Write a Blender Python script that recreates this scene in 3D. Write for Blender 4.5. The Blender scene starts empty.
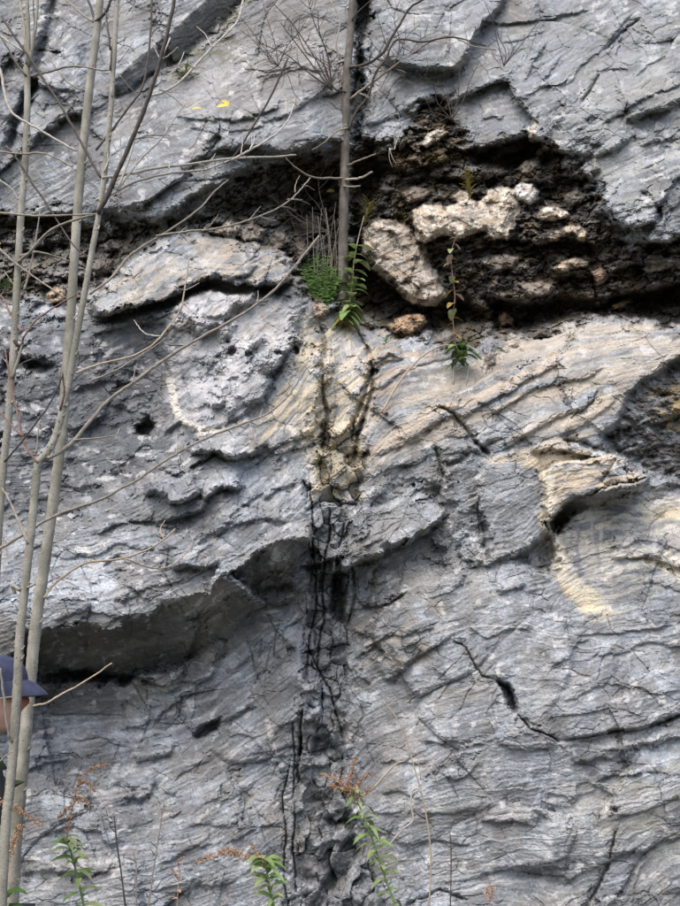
import bpy, bmesh, math, random
import numpy as np

# ------------------------------------------------------------------ camera, sky, sun
scene = bpy.context.scene
col = scene.collection
PITCH = math.radians(14.5)
FPX = 881.0                      # focal length in photograph pixels (680 x 906)
CAM = np.array((0.0, 0.0, 1.6))
cam_data = bpy.data.cameras.new('camera')
cam_data.sensor_fit = 'VERTICAL'
cam_data.sensor_height = 24.0
cam_data.lens = 24.0 * FPX / 906.0
cam_data.clip_start = 0.05
cam_data.clip_end = 2000.0
cam = bpy.data.objects.new('camera', cam_data)
col.objects.link(cam)
cam.location = CAM
cam.rotation_euler = (math.pi / 2 + PITCH, 0, 0)
scene.camera = cam

SUN_EL, SUN_AZ = math.radians(58), math.radians(205)   # azimuth clockwise from +Y
world = bpy.data.worlds.new('World')
scene.world = world
world.use_nodes = True
wn = world.node_tree
for n in list(wn.nodes):
    wn.nodes.remove(n)
sky = wn.nodes.new('ShaderNodeTexSky')
sky.sky_type = 'NISHITA'
sky.sun_disc = False
sky.sun_elevation = SUN_EL
sky.sun_rotation = SUN_AZ
sky.air_density = 1.0
sky.dust_density = 5.0
sky.ozone_density = 1.0
bg = wn.nodes.new('ShaderNodeBackground')
bg.inputs['Strength'].default_value = 0.15
wo = wn.nodes.new('ShaderNodeOutputWorld')
wn.links.new(sky.outputs['Color'], bg.inputs['Color'])
wn.links.new(bg.outputs['Background'], wo.inputs['Surface'])
sun_data = bpy.data.lights.new('sun', 'SUN')
sun_data.energy = 0.9
sun_data.angle = math.radians(90)
sun_data.color = (1.0, 0.975, 0.94)
sun = bpy.data.objects.new('sun', sun_data)
col.objects.link(sun)
sd = (math.sin(SUN_AZ) * math.cos(SUN_EL), math.cos(SUN_AZ) * math.cos(SUN_EL), math.sin(SUN_EL))
from mathutils import Vector
sun.rotation_euler = Vector(sd).to_track_quat('Z', 'Y').to_euler()
sun.location = (0, -5, 12)
scene.view_settings.view_transform = 'Standard'
scene.view_settings.look = 'None'
scene.view_settings.exposure = 0.85
scene.view_settings.gamma = 1.0
scene.view_settings.use_curve_mapping = False

# ------------------------------------------------------------------ helpers
CP, SP = math.cos(PITCH), math.sin(PITCH)


def at(px, py, Y):
    """World point seen at photograph pixel (px, py) at world depth Y."""
    u = (px - 340.0) / FPX
    v = (453.0 - py) / FPX
    dy = CP - v * SP
    dz = SP + v * CP
    t = Y / dy
    return np.array((CAM[0] + u * t, CAM[1] + Y, CAM[2] + dz * t))


def pxsize(Y, py=453):
    v = (453.0 - py) / FPX
    return Y / (CP - v * SP) / FPX


def tag(o, label=None, cat=None, group=None, kind=None):
    if label: o['label'] = label
    if cat: o['category'] = cat
    if group: o['group'] = group
    if kind: o['kind'] = kind
    return o


def empty(name, loc=(0, 0, 0)):
    o = bpy.data.objects.new(name, None)
    col.objects.link(o)
    o.location = loc
    return o


def link_mesh(name, me, mat, parent=None):
    o = bpy.data.objects.new(name, me)
    col.objects.link(o)
    if mat is not None:
        me.materials.append(mat)
    if parent is not None:
        o.parent = parent
        w_ = np.zeros(3); p_ = parent
        while p_ is not None:
            w_ += np.array(p_.location); p_ = p_.parent
        o.location = -w_                              # geometry is in world coordinates
    return o


def mesh_np(name, verts, faces, smooth=True):
    """verts (n,3); faces (m,k) all of one size."""
    me = bpy.data.meshes.new(name)
    verts = np.asarray(verts, dtype=np.float32)
    faces = np.asarray(faces, dtype=np.int32)
    k = faces.shape[1]
    me.vertices.add(len(verts))
    me.vertices.foreach_set('co', verts.ravel())
    me.loops.add(faces.size)
    me.loops.foreach_set('vertex_index', faces.ravel())
    me.polygons.add(len(faces))
    me.polygons.foreach_set('loop_start', np.arange(0, faces.size, k, dtype=np.int32))
    me.polygons.foreach_set('loop_total', np.full(len(faces), k, dtype=np.int32))
    me.polygons.foreach_set('use_smooth', np.full(len(faces), smooth, dtype=bool))
    me.update()
    me.validate()
    return me


def set_color(me, rgb, name='albedo'):
    a = me.attributes.new(name, 'FLOAT_COLOR', 'POINT')
    d = np.ones((len(rgb), 4), dtype=np.float32)
    d[:, :3] = rgb
    a.data.foreach_set('color', d.ravel())


# --- numpy gradient noise
_rng = np.random.RandomState(7)
_perm = np.concatenate([_rng.permutation(256)] * 3).astype(np.int32)
_ang = _rng.rand(256) * 2 * np.pi
_gx, _gy = np.cos(_ang).astype(np.float32), np.sin(_ang).astype(np.float32)


def perlin(x, y, seed=0):
    x = np.asarray(x, dtype=np.float32) + np.float32(seed * 17.31)
    y = np.asarray(y, dtype=np.float32) - np.float32(seed * 9.77)
    xi = np.floor(x); yi = np.floor(y)
    fx = x - xi; fy = y - yi
    X = xi.astype(np.int32) & 255; Y = yi.astype(np.int32) & 255
    u = fx * fx * fx * (fx * (fx * 6 - 15) + 10)
    v = fy * fy * fy * (fy * (fy * 6 - 15) + 10)
    a = _perm[X]; b = _perm[X + 1]
    h00 = _perm[a + Y]; h01 = _perm[a + Y + 1]; h10 = _perm[b + Y]; h11 = _perm[b + Y + 1]
    n00 = _gx[h00] * fx + _gy[h00] * fy
    n10 = _gx[h10] * (fx - 1) + _gy[h10] * fy
    n01 = _gx[h01] * fx + _gy[h01] * (fy - 1)
    n11 = _gx[h11] * (fx - 1) + _gy[h11] * (fy - 1)
    a0 = n00 + u * (n10 - n00)
    a1 = n01 + u * (n11 - n01)
    return (a0 + v * (a1 - a0)) * 1.5


def fbm(x, y, octaves=4, seed=0, gain=0.5):
    r = 0; a = 1.0; f = 1.0
    for i in range(octaves):
        r = r + a * perlin(x * f, y * f, seed + i * 3)
        a *= gain; f *= 2.03
    return r


def smooth(a, b, x):
    t = np.clip((x - a) / (b - a), 0, 1)
    return t * t * (3 - 2 * t)


def voronoi(x, y, seed=0, jitter=0.9):
    """Returns dx, dy to nearest site, three random values per cell, F2-F1."""
    x = x.astype(np.float32); y = y.astype(np.float32)
    xi = np.floor(x).astype(np.int32); yi = np.floor(y).astype(np.int32)
    rs = np.random.RandomState(seed + 100)
    R = rs.rand(5, 4096).astype(np.float32)
    best = np.full(x.shape, 1e9, np.float32); second = best.copy()
    bdx = np.zeros_like(x); bdy = np.zeros_like(x); bid = np.zeros(x.shape, np.int32)
    for oy in (-1, 0, 1):
        for ox in (-1, 0, 1):
            cx = xi + ox; cy = yi + oy
            h = ((cx * 73856093) ^ (cy * 19349663)) & 4095
            dx = x - (cx + 0.5 + (R[0][h] - .5) * jitter)
            dy = y - (cy + 0.5 + (R[1][h] - .5) * jitter)
            d = dx * dx + dy * dy
            m = d < best
            second = np.where(m, best, np.minimum(second, d))
            bdx = np.where(m, dx, bdx); bdy = np.where(m, dy, bdy); bid = np.where(m, h, bid)
            best = np.where(m, d, best)
    return bdx, bdy, R[2][bid], R[3][bid], R[4][bid], np.sqrt(second) - np.sqrt(best)


# ------------------------------------------------------------------ materials
def new_mat(name):
    m = bpy.data.materials.new(name)
    m.use_nodes = True
    nt = m.node_tree
    b = nt.nodes['Principled BSDF']
    return m, nt, b


def mat_rock(name, rough=0.8, bump=0.4):
    m, nt, b = new_mat(name)
    N = nt.nodes.new; L = nt.links.new
    at_ = N('ShaderNodeAttribute'); at_.attribute_name = 'albedo'
    geo = N('ShaderNodeNewGeometry')
    n1 = N('ShaderNodeTexNoise'); n1.inputs['Scale'].default_value = 90; n1.inputs['Detail'].default_value = 6
    n1.inputs['Roughness'].default_value = 0.7
    n2 = N('ShaderNodeTexNoise'); n2.inputs['Scale'].default_value = 320; n2.inputs['Detail'].default_value = 3
    L(geo.outputs['Position'], n1.inputs['Vector']); L(geo.outputs['Position'], n2.inputs['Vector'])
    r1 = N('ShaderNodeMapRange'); r1.inputs['From Min'].default_value = .3; r1.inputs['From Max'].default_value = .7
    r1.inputs['To Min'].default_value = .76; r1.inputs['To Max'].default_value = 1.24
    L(n1.outputs['Fac'], r1.inputs['Value'])
    r2 = N('ShaderNodeMapRange'); r2.inputs['From Min'].default_value = .3; r2.inputs['From Max'].default_value = .7
    r2.inputs['To Min'].default_value = .85; r2.inputs['To Max'].default_value = 1.15
    L(n2.outputs['Fac'], r2.inputs['Value'])
    mu = N('ShaderNodeMath'); mu.operation = 'MULTIPLY'
    L(r1.outputs['Result'], mu.inputs[0]); L(r2.outputs['Result'], mu.inputs[1])
    vm = N('ShaderNodeVectorMath'); vm.operation = 'SCALE'
    L(at_.outputs['Color'], vm.inputs[0]); L(mu.outputs['Value'], vm.inputs['Scale'])
    L(vm.outputs['Vector'], b.inputs['Base Color'])
    bp = N('ShaderNodeBump'); bp.inputs['Strength'].default_value = bump; bp.inputs['Distance'].default_value = 0.006
    ad = N('ShaderNodeMath'); ad.operation = 'ADD'
    L(n1.outputs['Fac'], ad.inputs[0]); 
    sc_ = N('ShaderNodeMath'); sc_.operation = 'MULTIPLY'; sc_.inputs[1].default_value = .35
    L(n2.outputs['Fac'], sc_.inputs[0]); L(sc_.outputs['Value'], ad.inputs[1])
    L(ad.outputs['Value'], bp.inputs['Height'])
    L(bp.outputs['Normal'], b.inputs['Normal'])
    b.inputs['Roughness'].default_value = rough
    b.inputs['Specular IOR Level'].default_value = 0.35
    return m


def mat_plain(name, c1, c2, scale=40, rough=.7, bump=0, stretch=(1, 1, 1), transl=0, spec=.3):
    m, nt, b = new_mat(name)
    N = nt.nodes.new; L = nt.links.new
    geo = N('ShaderNodeNewGeometry')
    mp = N('ShaderNodeMapping'); mp.inputs['Scale'].default_value = stretch
    L(geo.outputs['Position'], mp.inputs['Vector'])
    n1 = N('ShaderNodeTexNoise'); n1.inputs['Scale'].default_value = scale; n1.inputs['Detail'].default_value = 5
    L(mp.outputs['Vector'], n1.inputs['Vector'])
    cr = N('ShaderNodeValToRGB')
    cr.color_ramp.elements[0].position = .32; cr.color_ramp.elements[0].color = (*c1, 1)
    cr.color_ramp.elements[1].position = .68; cr.color_ramp.elements[1].color = (*c2, 1)
    L(n1.outputs['Fac'], cr.inputs['Fac']); L(cr.outputs['Color'], b.inputs['Base Color'])
    b.inputs['Roughness'].default_value = rough
    b.inputs['Specular IOR Level'].default_value = spec
    if bump:
        bp = N('ShaderNodeBump'); bp.inputs['Strength'].default_value = bump; bp.inputs['Distance'].default_value = .003
        L(n1.outputs['Fac'], bp.inputs['Height']); L(bp.outputs['Normal'], b.inputs['Normal'])
    if transl:
        tr = N('ShaderNodeBsdfTranslucent'); L(cr.outputs['Color'], tr.inputs['Color'])
        mx = N('ShaderNodeMixShader'); mx.inputs['Fac'].default_value = transl
        L(b.outputs['BSDF'], mx.inputs[1]); L(tr.outputs['BSDF'], mx.inputs[2])
        L(mx.outputs['Shader'], nt.nodes['Material Output'].inputs['Surface'])
    return m


def mat_bark(name, c1, c2, dark):
    """Young bark: mottled, with dark leaf scars and pale corky dots."""
    m = mat_plain(name, c1, c2, 30, .8, .6, (1, 1, .4))
    nt = m.node_tree; b = nt.nodes['Principled BSDF']
    N = nt.nodes.new; L = nt.links.new
    geo = N('ShaderNodeNewGeometry')
    old = b.inputs['Base Color'].links[0].from_socket
    for sc, th, colr, st in ((120, .16, dark, (1, 1, 2.2)), (45, .10, tuple(.4 * x for x in dark), (1, 1, 1.6)), (160, .14, tuple(min(.6, 1.5 * x) for x in c2), (1, 1, 1.5))):
        mp = N('ShaderNodeMapping'); mp.inputs['Scale'].default_value = st
        L(geo.outputs['Position'], mp.inputs['Vector'])
        vo = N('ShaderNodeTexVoronoi'); vo.inputs['Scale'].default_value = sc; L(mp.outputs['Vector'], vo.inputs['Vector'])
        r = N('ShaderNodeMapRange'); r.inputs['From Min'].default_value = th; r.inputs['From Max'].default_value = th * 2; r.inputs['To Min'].default_value = .8; r.inputs['To Max'].default_value = 0
        L(vo.outputs['Distance'], r.inputs['Value'])
        mx = N('ShaderNodeMix'); mx.data_type = 'RGBA'; L(r.outputs['Result'], mx.inputs['Factor']); L(old, mx.inputs['A']); mx.inputs['B'].default_value = (*colr, 1)
        old = mx.outputs['Result']
    ns = N('ShaderNodeTexNoise'); ns.inputs['Scale'].default_value = 6; ns.inputs['Detail'].default_value = 4; L(geo.outputs['Position'], ns.inputs['Vector'])
    r = N('ShaderNodeMapRange'); r.inputs['From Min'].default_value = .42; r.inputs['From Max'].default_value = .62; r.inputs['To Max'].default_value = .55; L(ns.outputs['Fac'], r.inputs['Value'])
    mx = N('ShaderNodeMix'); mx.data_type = 'RGBA'; L(r.outputs['Result'], mx.inputs['Factor']); L(old, mx.inputs['A']); mx.inputs['B'].default_value = (dark[0] * 1.1, dark[1] * 1.15, dark[2], 1)
    L(mx.outputs['Result'], b.inputs['Base Color'])
    return m
# ------------------------------------------------------------------ the rock face
# The face is laid out over (x, y) positions measured off the photograph and then pushed to its own depth:
# large relief, ledges, joints, foliation shingles, angular facets, fine grain.
def axis(lo, hi, step, lo_out, hi_out, g=1.07):
    mid = np.arange(lo, hi + step / 2, step)
    a, s, p = [], step, lo
    while p > lo_out:
        s = min(s * g, 9); p -= s; a.append(p)
    b, s, p = [], step, hi
    while p < hi_out:
        s = min(s * g, 9); p += s; b.append(p)
    return np.concatenate([np.array(a[::-1]), mid, np.array(b)]).astype(np.float32)


xs = axis(-12, 692, 0.92, -300, 980)
ys = axis(-12, 918, 0.92, -300, 1035)
NX, NY = len(xs), len(ys)
X, Y = np.meshgrid(xs, ys)
# wander of every traced line, so that edges are ragged like broken stone
_fx, _fy, _r1, _r2, _r3, _ = voronoi(X / 18, Y / 18, 5)
WXo = 3.5 * fbm(X / 50, Y / 50, 2, 1) + (_r1 - .5) * 4 + 1.0 * perlin(X / 5, Y / 5, 3)
WYo = 3.5 * fbm(X / 50, Y / 50, 2, 11) + (_r2 - .5) * 4 + 1.0 * perlin(X / 5, Y / 5, 13)
XW = X + WXo
YW = Y + WYo


def window(pts, pad):
    p = np.asarray(pts, dtype=np.float32)
    i0, i1 = np.searchsorted(xs, [p[:, 0].min() - pad, p[:, 0].max() + pad])
    j0, j1 = np.searchsorted(ys, [p[:, 1].min() - pad, p[:, 1].max() + pad])
    return slice(j0, max(j1, j0 + 1)), slice(i0, max(i1, i0 + 1))


def seg_dist(px, py, pts, signed=False):
    best = np.full(px.shape, 1e9, np.float32)
    sgn = np.zeros(px.shape, np.float32); par = np.zeros(px.shape, np.float32)
    p = np.asarray(pts, dtype=np.float32)
    ln = np.hypot(*(p[1:] - p[:-1]).T); tot = ln.sum(); acc = 0
    for k in range(len(p) - 1):
        a, b = p[k], p[k + 1]
        d = b - a; l2 = float(d @ d) + 1e-9
        vx = px - a[0]; vy = py - a[1]
        t = np.clip((vx * d[0] + vy * d[1]) / l2, 0, 1)
        q = np.hypot(vx - t * d[0], vy - t * d[1])
        m = q < best
        best = np.where(m, q, best)
        if signed:
            sgn = np.where(m, d[0] * vy - d[1] * vx, sgn)
        par = np.where(m, (acc + t * ln[k]) / tot, par)
        acc += ln[k]
    return best, sgn, par


def poly_sd(px, py, pts):
    """Signed distance, positive inside."""
    p = list(pts) + [pts[0]]
    d, _, _ = seg_dist(px, py, p)
    ins = np.zeros(px.shape, bool)
    for k in range(len(p) - 1):
        (x1, y1), (x2, y2) = p[k], p[k + 1]
        if y1 == y2: continue
        c = ((y1 > py) != (y2 > py)) & (px < (x2 - x1) * (py - y1) / (y2 - y1) + x1)
        ins ^= c
    return np.where(ins, d, -d)


def mask(pts, soft, warp=1.0):
    """Soft full-size mask of a traced region."""
    m = np.zeros(X.shape, np.float32)
    w = window(pts, soft + 12)
    sd = poly_sd(X[w] + warp * WXo[w], Y[w] + warp * WYo[w], pts)
    m[w] = smooth(-soft, soft, sd)
    return m


# ---- large relief: metres towards the viewer at points of the face
CTRL = [(-200, -200, 0), (0, 0, 0), (0, 150, -.05), (0, 220, -.15), (60, 60, .1), (120, 40, .14), (200, 20, .17),
    (165, 85, -.02), (250, 60, .05), (300, 30, .08), (220, 120, .15), (150, 140, .1), (100, 170, .05), (200, 180, .22),
    (280, 140, .22), (320, 110, .12), (240, 190, .12), (362, 60, -.05), (400, 60, .14), (440, 60, .16), (400, 110, .05),
    (440, 100, .1), (500, 60, .15), (560, 60, .15), (620, 60, .15), (680, 40, .1), (520, 120, .24), (600, 120, .24),
    (660, 130, .2), (640, 200, .28), (670, 240, .22), (560, 170, -.02), (400, 180, -.1), (450, 170, -.08), (460, 215, .0),
    (420, 270, -.25), (500, 260, -.12), (560, 240, -.08), (600, 270, -.12), (660, 280, -.1), (560, 305, -.45),
    (650, 308, -.45), (480, 320, -.4), (400, 310, -.5), (370, 280, -.5), (360, 230, -.4), (320, 200, -.35), (250, 220, -.25),
    (320, 270, -.3), (100, 240, -.3), (40, 240, -.25), (40, 300, -.2), (150, 275, .1), (220, 265, .12), (265, 265, .06),
    (40, 340, .02), (100, 350, .0), (60, 420, -.02), (120, 420, -.03), (150, 410, -.14), (190, 330, .13), (240, 320, .16),
    (280, 330, .16), (200, 390, .16), (260, 390, .18), (320, 340, .12), (340, 400, .12), (340, 460, .02), (400, 360, .08),
    (450, 380, .12), (540, 360, .26), (620, 340, .36), (680, 340, .36), (590, 385, .26), (650, 420, -.1), (670, 460, -.14), (580, 420, .15),
    (500, 430, .13), (420, 440, .1), (390, 470, .05), (400, 520, .15), (460, 520, -.03), (465, 545, -.04), (510, 500, .14),
    (520, 550, .12), (590, 470, .2), (590, 540, .05), (650, 520, .1), (650, 580, .1), (600, 600, .08), (60, 500, .05),
    (100, 560, .2), (60, 600, .42), (100, 615, .46), (150, 595, .44), (200, 575, .36), (220, 500, .22), (260, 480, .18), (288, 520, .48), (250, 550, .44),
    (180, 520, .2), (100, 700, -.25), (180, 690, -.2), (230, 670, -.15), (270, 630, -.1), (295, 620, -.03), (280, 700, .0),
    (200, 760, -.1), (100, 760, -.15), (60, 830, .0), (100, 860, .1), (200, 850, .02), (270, 850, .0), (320, 560, -.12),
    (330, 640, -.12), (325, 720, -.1), (320, 800, -.08), (330, 880, -.04), (370, 600, .06), (420, 590, .12), (380, 650, .06),
    (360, 720, -.05), (400, 700, .06), (450, 650, .13), (500, 620, .12), (430, 760, .13), (400, 850, .1), (500, 720, .16),
    (560, 680, .15), (640, 660, .15), (600, 760, .12), (560, 840, .15), (660, 820, .18), (620, 880, .15),
    (100, 1020, .3), (340, 1020, .15), (600, 1020, .3), (880, 500, .1), (880, 100, .1), (880, 850, .2), (-200, 400, 0),
    (-200, 800, .1), (300, -200, .15), (600, -200, .2)]


def cubic_weights(vals, lo, step, n):
    """Catmull-Rom resampling matrix from n regular samples."""
    u = (vals - lo) / step
    i = np.clip(np.floor(u).astype(int), 1, n - 3)
    f = u - i
    W = np.zeros((len(vals), n))
    r = np.arange(len(vals))
    W[r, i - 1] = -.5 * f + f ** 2 - .5 * f ** 3
    W[r, i] = 1 - 2.5 * f ** 2 + 1.5 * f ** 3
    W[r, i + 1] = .5 * f + 2 * f ** 2 - 1.5 * f ** 3
    W[r, i + 2] = -.5 * f ** 2 + .5 * f ** 3
    return W


def spread(points, step=10.0, sigma=34.0):
    gx = np.arange(-340, 1040, step); gy = np.arange(-340, 1080, step)
    GX, GY = np.meshgrid(gx, gy)
    num = 0; den = 1e-12
    for (x, y, h) in points:
        d2 = (GX - x) ** 2 + (GY - y) ** 2
        w = np.exp(-d2 / (2 * sigma ** 2)) + 2e-4 / (1 + d2 / 1e4) ** 2
        num = num + w * h; den = den + w
    G = num / den
    return (cubic_weights(ys, gy[0], step, len(gy)) @ G @ cubic_weights(xs, gx[0], step, len(gx)).T).astype(np.float32)


H = spread(CTRL)

# ---- foliation: strike of the layers over the face (degrees, rising to the right), solved into two potentials
TH = [(0, 0, 48), (100, 60, 35), (200, 30, 40), (200, 120, 18), (300, 60, 25), (300, 130, 18), (400, 60, 22), (440, 100, 12),
    (520, 60, 25), (620, 60, 30), (560, 120, 42), (640, 170, 30), (500, 220, 15), (420, 200, 25), (600, 270, 10), (660, 220, 25),
    (60, 260, 20), (200, 260, 15), (100, 340, 8), (60, 420, 12), (120, 420, 32), (200, 340, 42), (260, 380, 38), (230, 470, 35),
    (280, 500, 40), (150, 520, 10), (100, 570, 8), (180, 560, 15), (100, 650, 15), (100, 720, 5), (200, 700, 40), (260, 650, 48),
    (200, 800, 28), (100, 830, 6), (260, 850, 15), (280, 760, 40), (320, 400, 72), (325, 560, 80), (325, 700, 80), (320, 850, 80),
    (350, 450, 70), (400, 380, 30), (500, 370, 28), (600, 350, 25), (420, 430, 22), (400, 520, 28), (460, 480, 35), (430, 600, 15),
    (380, 660, 22), (500, 620, 10), (600, 640, 8), (650, 560, -12), (620, 590, 10), (480, 680, 20), (560, 700, 15), (640, 700, 18),
    (440, 780, -4), (500, 800, 5), (600, 760, 20), (640, 820, 25), (560, 860, -15), (660, 880, 25), (400, 860, 5)]
_st = 27.0
cg_x = np.arange(-340, 1040, _st); cg_y = np.arange(-340, 1080, _st)
_nx, _ny = len(cg_x), len(cg_y)
GX, GY = np.meshgrid(cg_x, cg_y)
num = 0; den = 1e-12
for (x, y, h) in TH:
    w = np.exp(-((GX - x) ** 2 + (GY - y) ** 2) / (2 * 40.0 ** 2)) + 1e-4 / (1 + ((GX - x) ** 2 + (GY - y) ** 2) / 1e4) ** 2
    num = num + w * h; den = den + w
th = np.radians(num / den)
idx = np.arange(_nx * _ny).reshape(_ny, _nx)


def potential(vx, vy):
    """phi with grad phi as close as possible to (vx, vy), by relaxation."""
    phi = vx.mean() * GX + vy.mean() * GY
    ex = (vx[:, 1:] + vx[:, :-1]) / 2 * _st; ey = (vy[1:] + vy[:-1]) / 2 * _st
    n = np.zeros_like(phi)
    n[:, 1:] += 1; n[:, :-1] += 1; n[1:] += 1; n[:-1] += 1
    for it in range(1500):
        a = np.zeros_like(phi)
        a[:, 1:] += phi[:, :-1] + ex; a[:, :-1] += phi[:, 1:] - ex
        a[1:] += phi[:-1] + ey; a[:-1] += phi[1:] - ey
        phi = .2 * phi + .8 * a / n
    return phi


_Wy = cubic_weights(ys, cg_y[0], _st, _ny); _Wx = cubic_weights(xs, cg_x[0], _st, _nx)
S = (_Wy @ potential(np.sin(th), np.cos(th)) @ _Wx.T).astype(np.float32)       # across the layers, grows downwards
T = (_Wy @ potential(np.cos(th), -np.sin(th)) @ _Wx.T).astype(np.float32)      # along the layers
S = S + 9 * fbm(X / 90, Y / 90, 2, 21) + 1.2 * fbm(X / 22, Y / 22, 2, 25)

# ---- regions set back or forward as tilted planes: (points, height at centre, d/dx, d/dy per 100 px, softness)
SOIL_LEFT = [(-60, 216), (20, 216), (60, 212), (108, 234), (130, 222), (160, 222), (200, 208), (222, 190), (262, 166), (320, 152), (346, 165),
    (352, 300), (312, 300), (296, 280), (290, 262), (262, 247), (225, 236), (178, 232), (150, 242), (133, 255), (120, 278), (90, 296), (84, 304), (40, 302), (-60, 300)]
SOIL_RIGHT = [(352, 150), (368, 138), (400, 142), (412, 118), (432, 98), (452, 112), (462, 132), (475, 146), (505, 141), (530, 135), (550, 146),
    (566, 158), (584, 172), (594, 190), (602, 208), (612, 230), (635, 244), (660, 240), (690, 232), (760, 230), (760, 332), (690, 330), (660, 322), (628, 320), (600, 318), (560, 330),
    (540, 342), (500, 338), (470, 342), (446, 350), (430, 335), (400, 338), (372, 326), (352, 318), (344, 260)]
CAVES = [([(352, 215), (362, 250), (385, 280), (405, 300), (440, 308), (470, 300), (490, 322), (455, 332), (425, 330), (385, 318), (355, 312)], -.3, 8),
    ([(490, 300), (530, 306), (580, 300), (600, 304), (620, 296), (690, 285), (690, 322), (640, 322), (610, 316), (570, 318), (530, 332), (495, 330)], -.28, 6),
    ([(470, 150), (505, 144), (528, 138), (548, 150), (560, 160), (530, 166), (500, 170), (475, 162)], -.2, 6),
    ([(352, 165), (372, 150), (392, 158), (380, 190), (372, 205), (356, 200)], -.18, 8),
    ([(222, 212), (262, 192), (310, 172), (338, 175), (330, 250), (298, 240), (262, 214), (236, 222)], -.12, 10),
    ([(0, 222), (50, 214), (100, 232), (124, 240), (118, 262), (60, 262), (0, 250)], -.1, 10)]
def soil_mask(pts):
    m = np.zeros(X.shape, np.float32); w = window(pts, 30)
    sd = poly_sd(XW[w], YW[w], pts)
    m[w] = smooth(-.35, .35, sd / 12 + .75 * fbm(X[w] / 16, Y[w] / 10, 4, 171))
    return m


soil = np.maximum(soil_mask(SOIL_LEFT), soil_mask(SOIL_RIGHT))
H = H - 0.10 * soil
for pts, dh, so in CAVES:
    H = H + dh * mask(pts, so)

# ---- procedural relief on the plain face
Hbase = H.copy()
rough = np.ones(X.shape, np.float32)
DARKMASS = [(612, 452), (604, 436), (618, 420), (628, 400), (642, 384), (662, 368), (700, 350), (760, 350), (760, 486), (690, 486), (664, 480), (646, 468), (628, 460)]
SMOOTH_UR = [(470, -20), (692, -20), (692, 90), (640, 110), (600, 118), (560, 110), (530, 112), (500, 132), (478, 142), (470, 120), (480, 90), (470, 60)]
rough -= .45 * mask(SMOOTH_UR, 14)
rough -= .25 * mask([(-60, -60), (470, -60), (470, 60), (350, 140), (220, 200), (60, 200), (-60, 200)], 20)
rough -= .35 * mask([(390, 580), (480, 570), (700, 600), (700, 940), (400, 940), (370, 760)], 20)
rough -= .20 * mask([(20, 690), (200, 680), (290, 600), (290, 760), (280, 940), (20, 940)], 20)
rough -= .30 * mask([(380, 400), (450, 360), (600, 318), (700, 325), (620, 420), (480, 440)], 12)
rough -= .2 * mask([(40, 530), (200, 500), (300, 500), (240, 590), (100, 640), (20, 640)], 12)
crumple = np.maximum(mask([(165, 330), (180, 300), (235, 290), (300, 300), (300, 360), (280, 400), (250, 440), (190, 448), (165, 430)], 10), mask(DARKMASS, 8))
blocky = mask([(360, 470), (420, 452), (482, 456), (486, 560), (446, 600), (440, 640), (392, 692), (354, 690), (347, 600)], 8)
leftmid = mask([(-60, 320), (90, 322), (165, 318), (165, 430), (200, 450), (140, 490), (80, 520), (-60, 540)], 14)
seamm = mask([(300, 480), (365, 470), (352, 560), (352, 700), (360, 800), (400, 930), (285, 930), (290, 780), (300, 640)], 8)
rough = rough * (1 - .55 * seamm)
facet_amp = 1 + .9 * crumple + .9 * leftmid + 1.0 * soil

def shingle(lam, amp, seed, along):
    q = S / lam + .55 * fbm(T / (lam * along), S / (lam * 2.2), 2, seed)
    cell = np.floor(q); f = q - cell
    r = np.sin(cell * 12.9898 + seed) * 43758.5453
    r = r - np.floor(r)
    f = np.where(f < .93, f / .93, (1 - f) / .07)
    md = smooth(.1, .3, fbm(T / (lam * along * .9), q * 1.0 + seed, 2, seed + 5))
    return amp * (.35 + .65 * r) * f * md


soft_zone = 1 - .75 * soil
H = H + rough * soft_zone * (shingle(75, .022, 51, 6) + shingle(30, .006, 61, 8) + shingle(11, .003, 71, 8))
H = H + .02 * fbm(X / 80, Y / 80, 2, 131)


def chip(Hin, sc, aniso, angle, seed, keep, tilt, off, fac):
    """Break the surface into flat chips: every cell becomes a plane through its own centre."""
    ca, sa = math.cos(math.radians(angle)), math.sin(math.radians(angle))
    wx = X + .30 * sc * fbm(X / sc * .6, Y / sc * .6, 2, seed); wy = Y + .30 * sc * fbm(X / sc * .6, Y / sc * .6, 2, seed + 7)
    u = (wx * ca - wy * sa) / (sc * aniso); w_ = (wx * sa + wy * ca) / sc
    du, dw, a, b, c, e = voronoi(u, w_, seed)
    du = du * sc * aniso; dw = dw * sc
    dxp = du * ca + dw * sa; dyp = -du * sa + dw * ca
    ii = np.clip(np.searchsorted(xs, (X - dxp).ravel()), 1, NX - 2).reshape(X.shape); jj = np.clip(np.searchsorted(ys, (Y - dyp).ravel()), 1, NY - 2).reshape(X.shape)
    k = max(2, int(sc * .3))
    Hs = Hin
    g_x = (Hs[jj, np.clip(ii + k, 0, NX - 1)] - Hs[jj, np.clip(ii - k, 0, NX - 1)]) / (2 * k * .92)
    g_y = (Hs[np.clip(jj + k, 0, NY - 1), ii] - Hs[np.clip(jj - k, 0, NY - 1), ii]) / (2 * k * .92)
    lim = .085 / sc
    g_x = np.clip(g_x, -lim, lim); g_y = np.clip(g_y, -lim, lim)
    P = Hs[jj, ii] + keep * (g_x * dxp + g_y * dyp) + tilt * ((a - .5) * dxp + (b - .62) * dyp) + off * (c - .5)
    P = P - off * .8 * np.exp(-(e / .045) ** 2) * (a > .5)
    return Hin + (P - Hin) * fac, c


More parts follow.
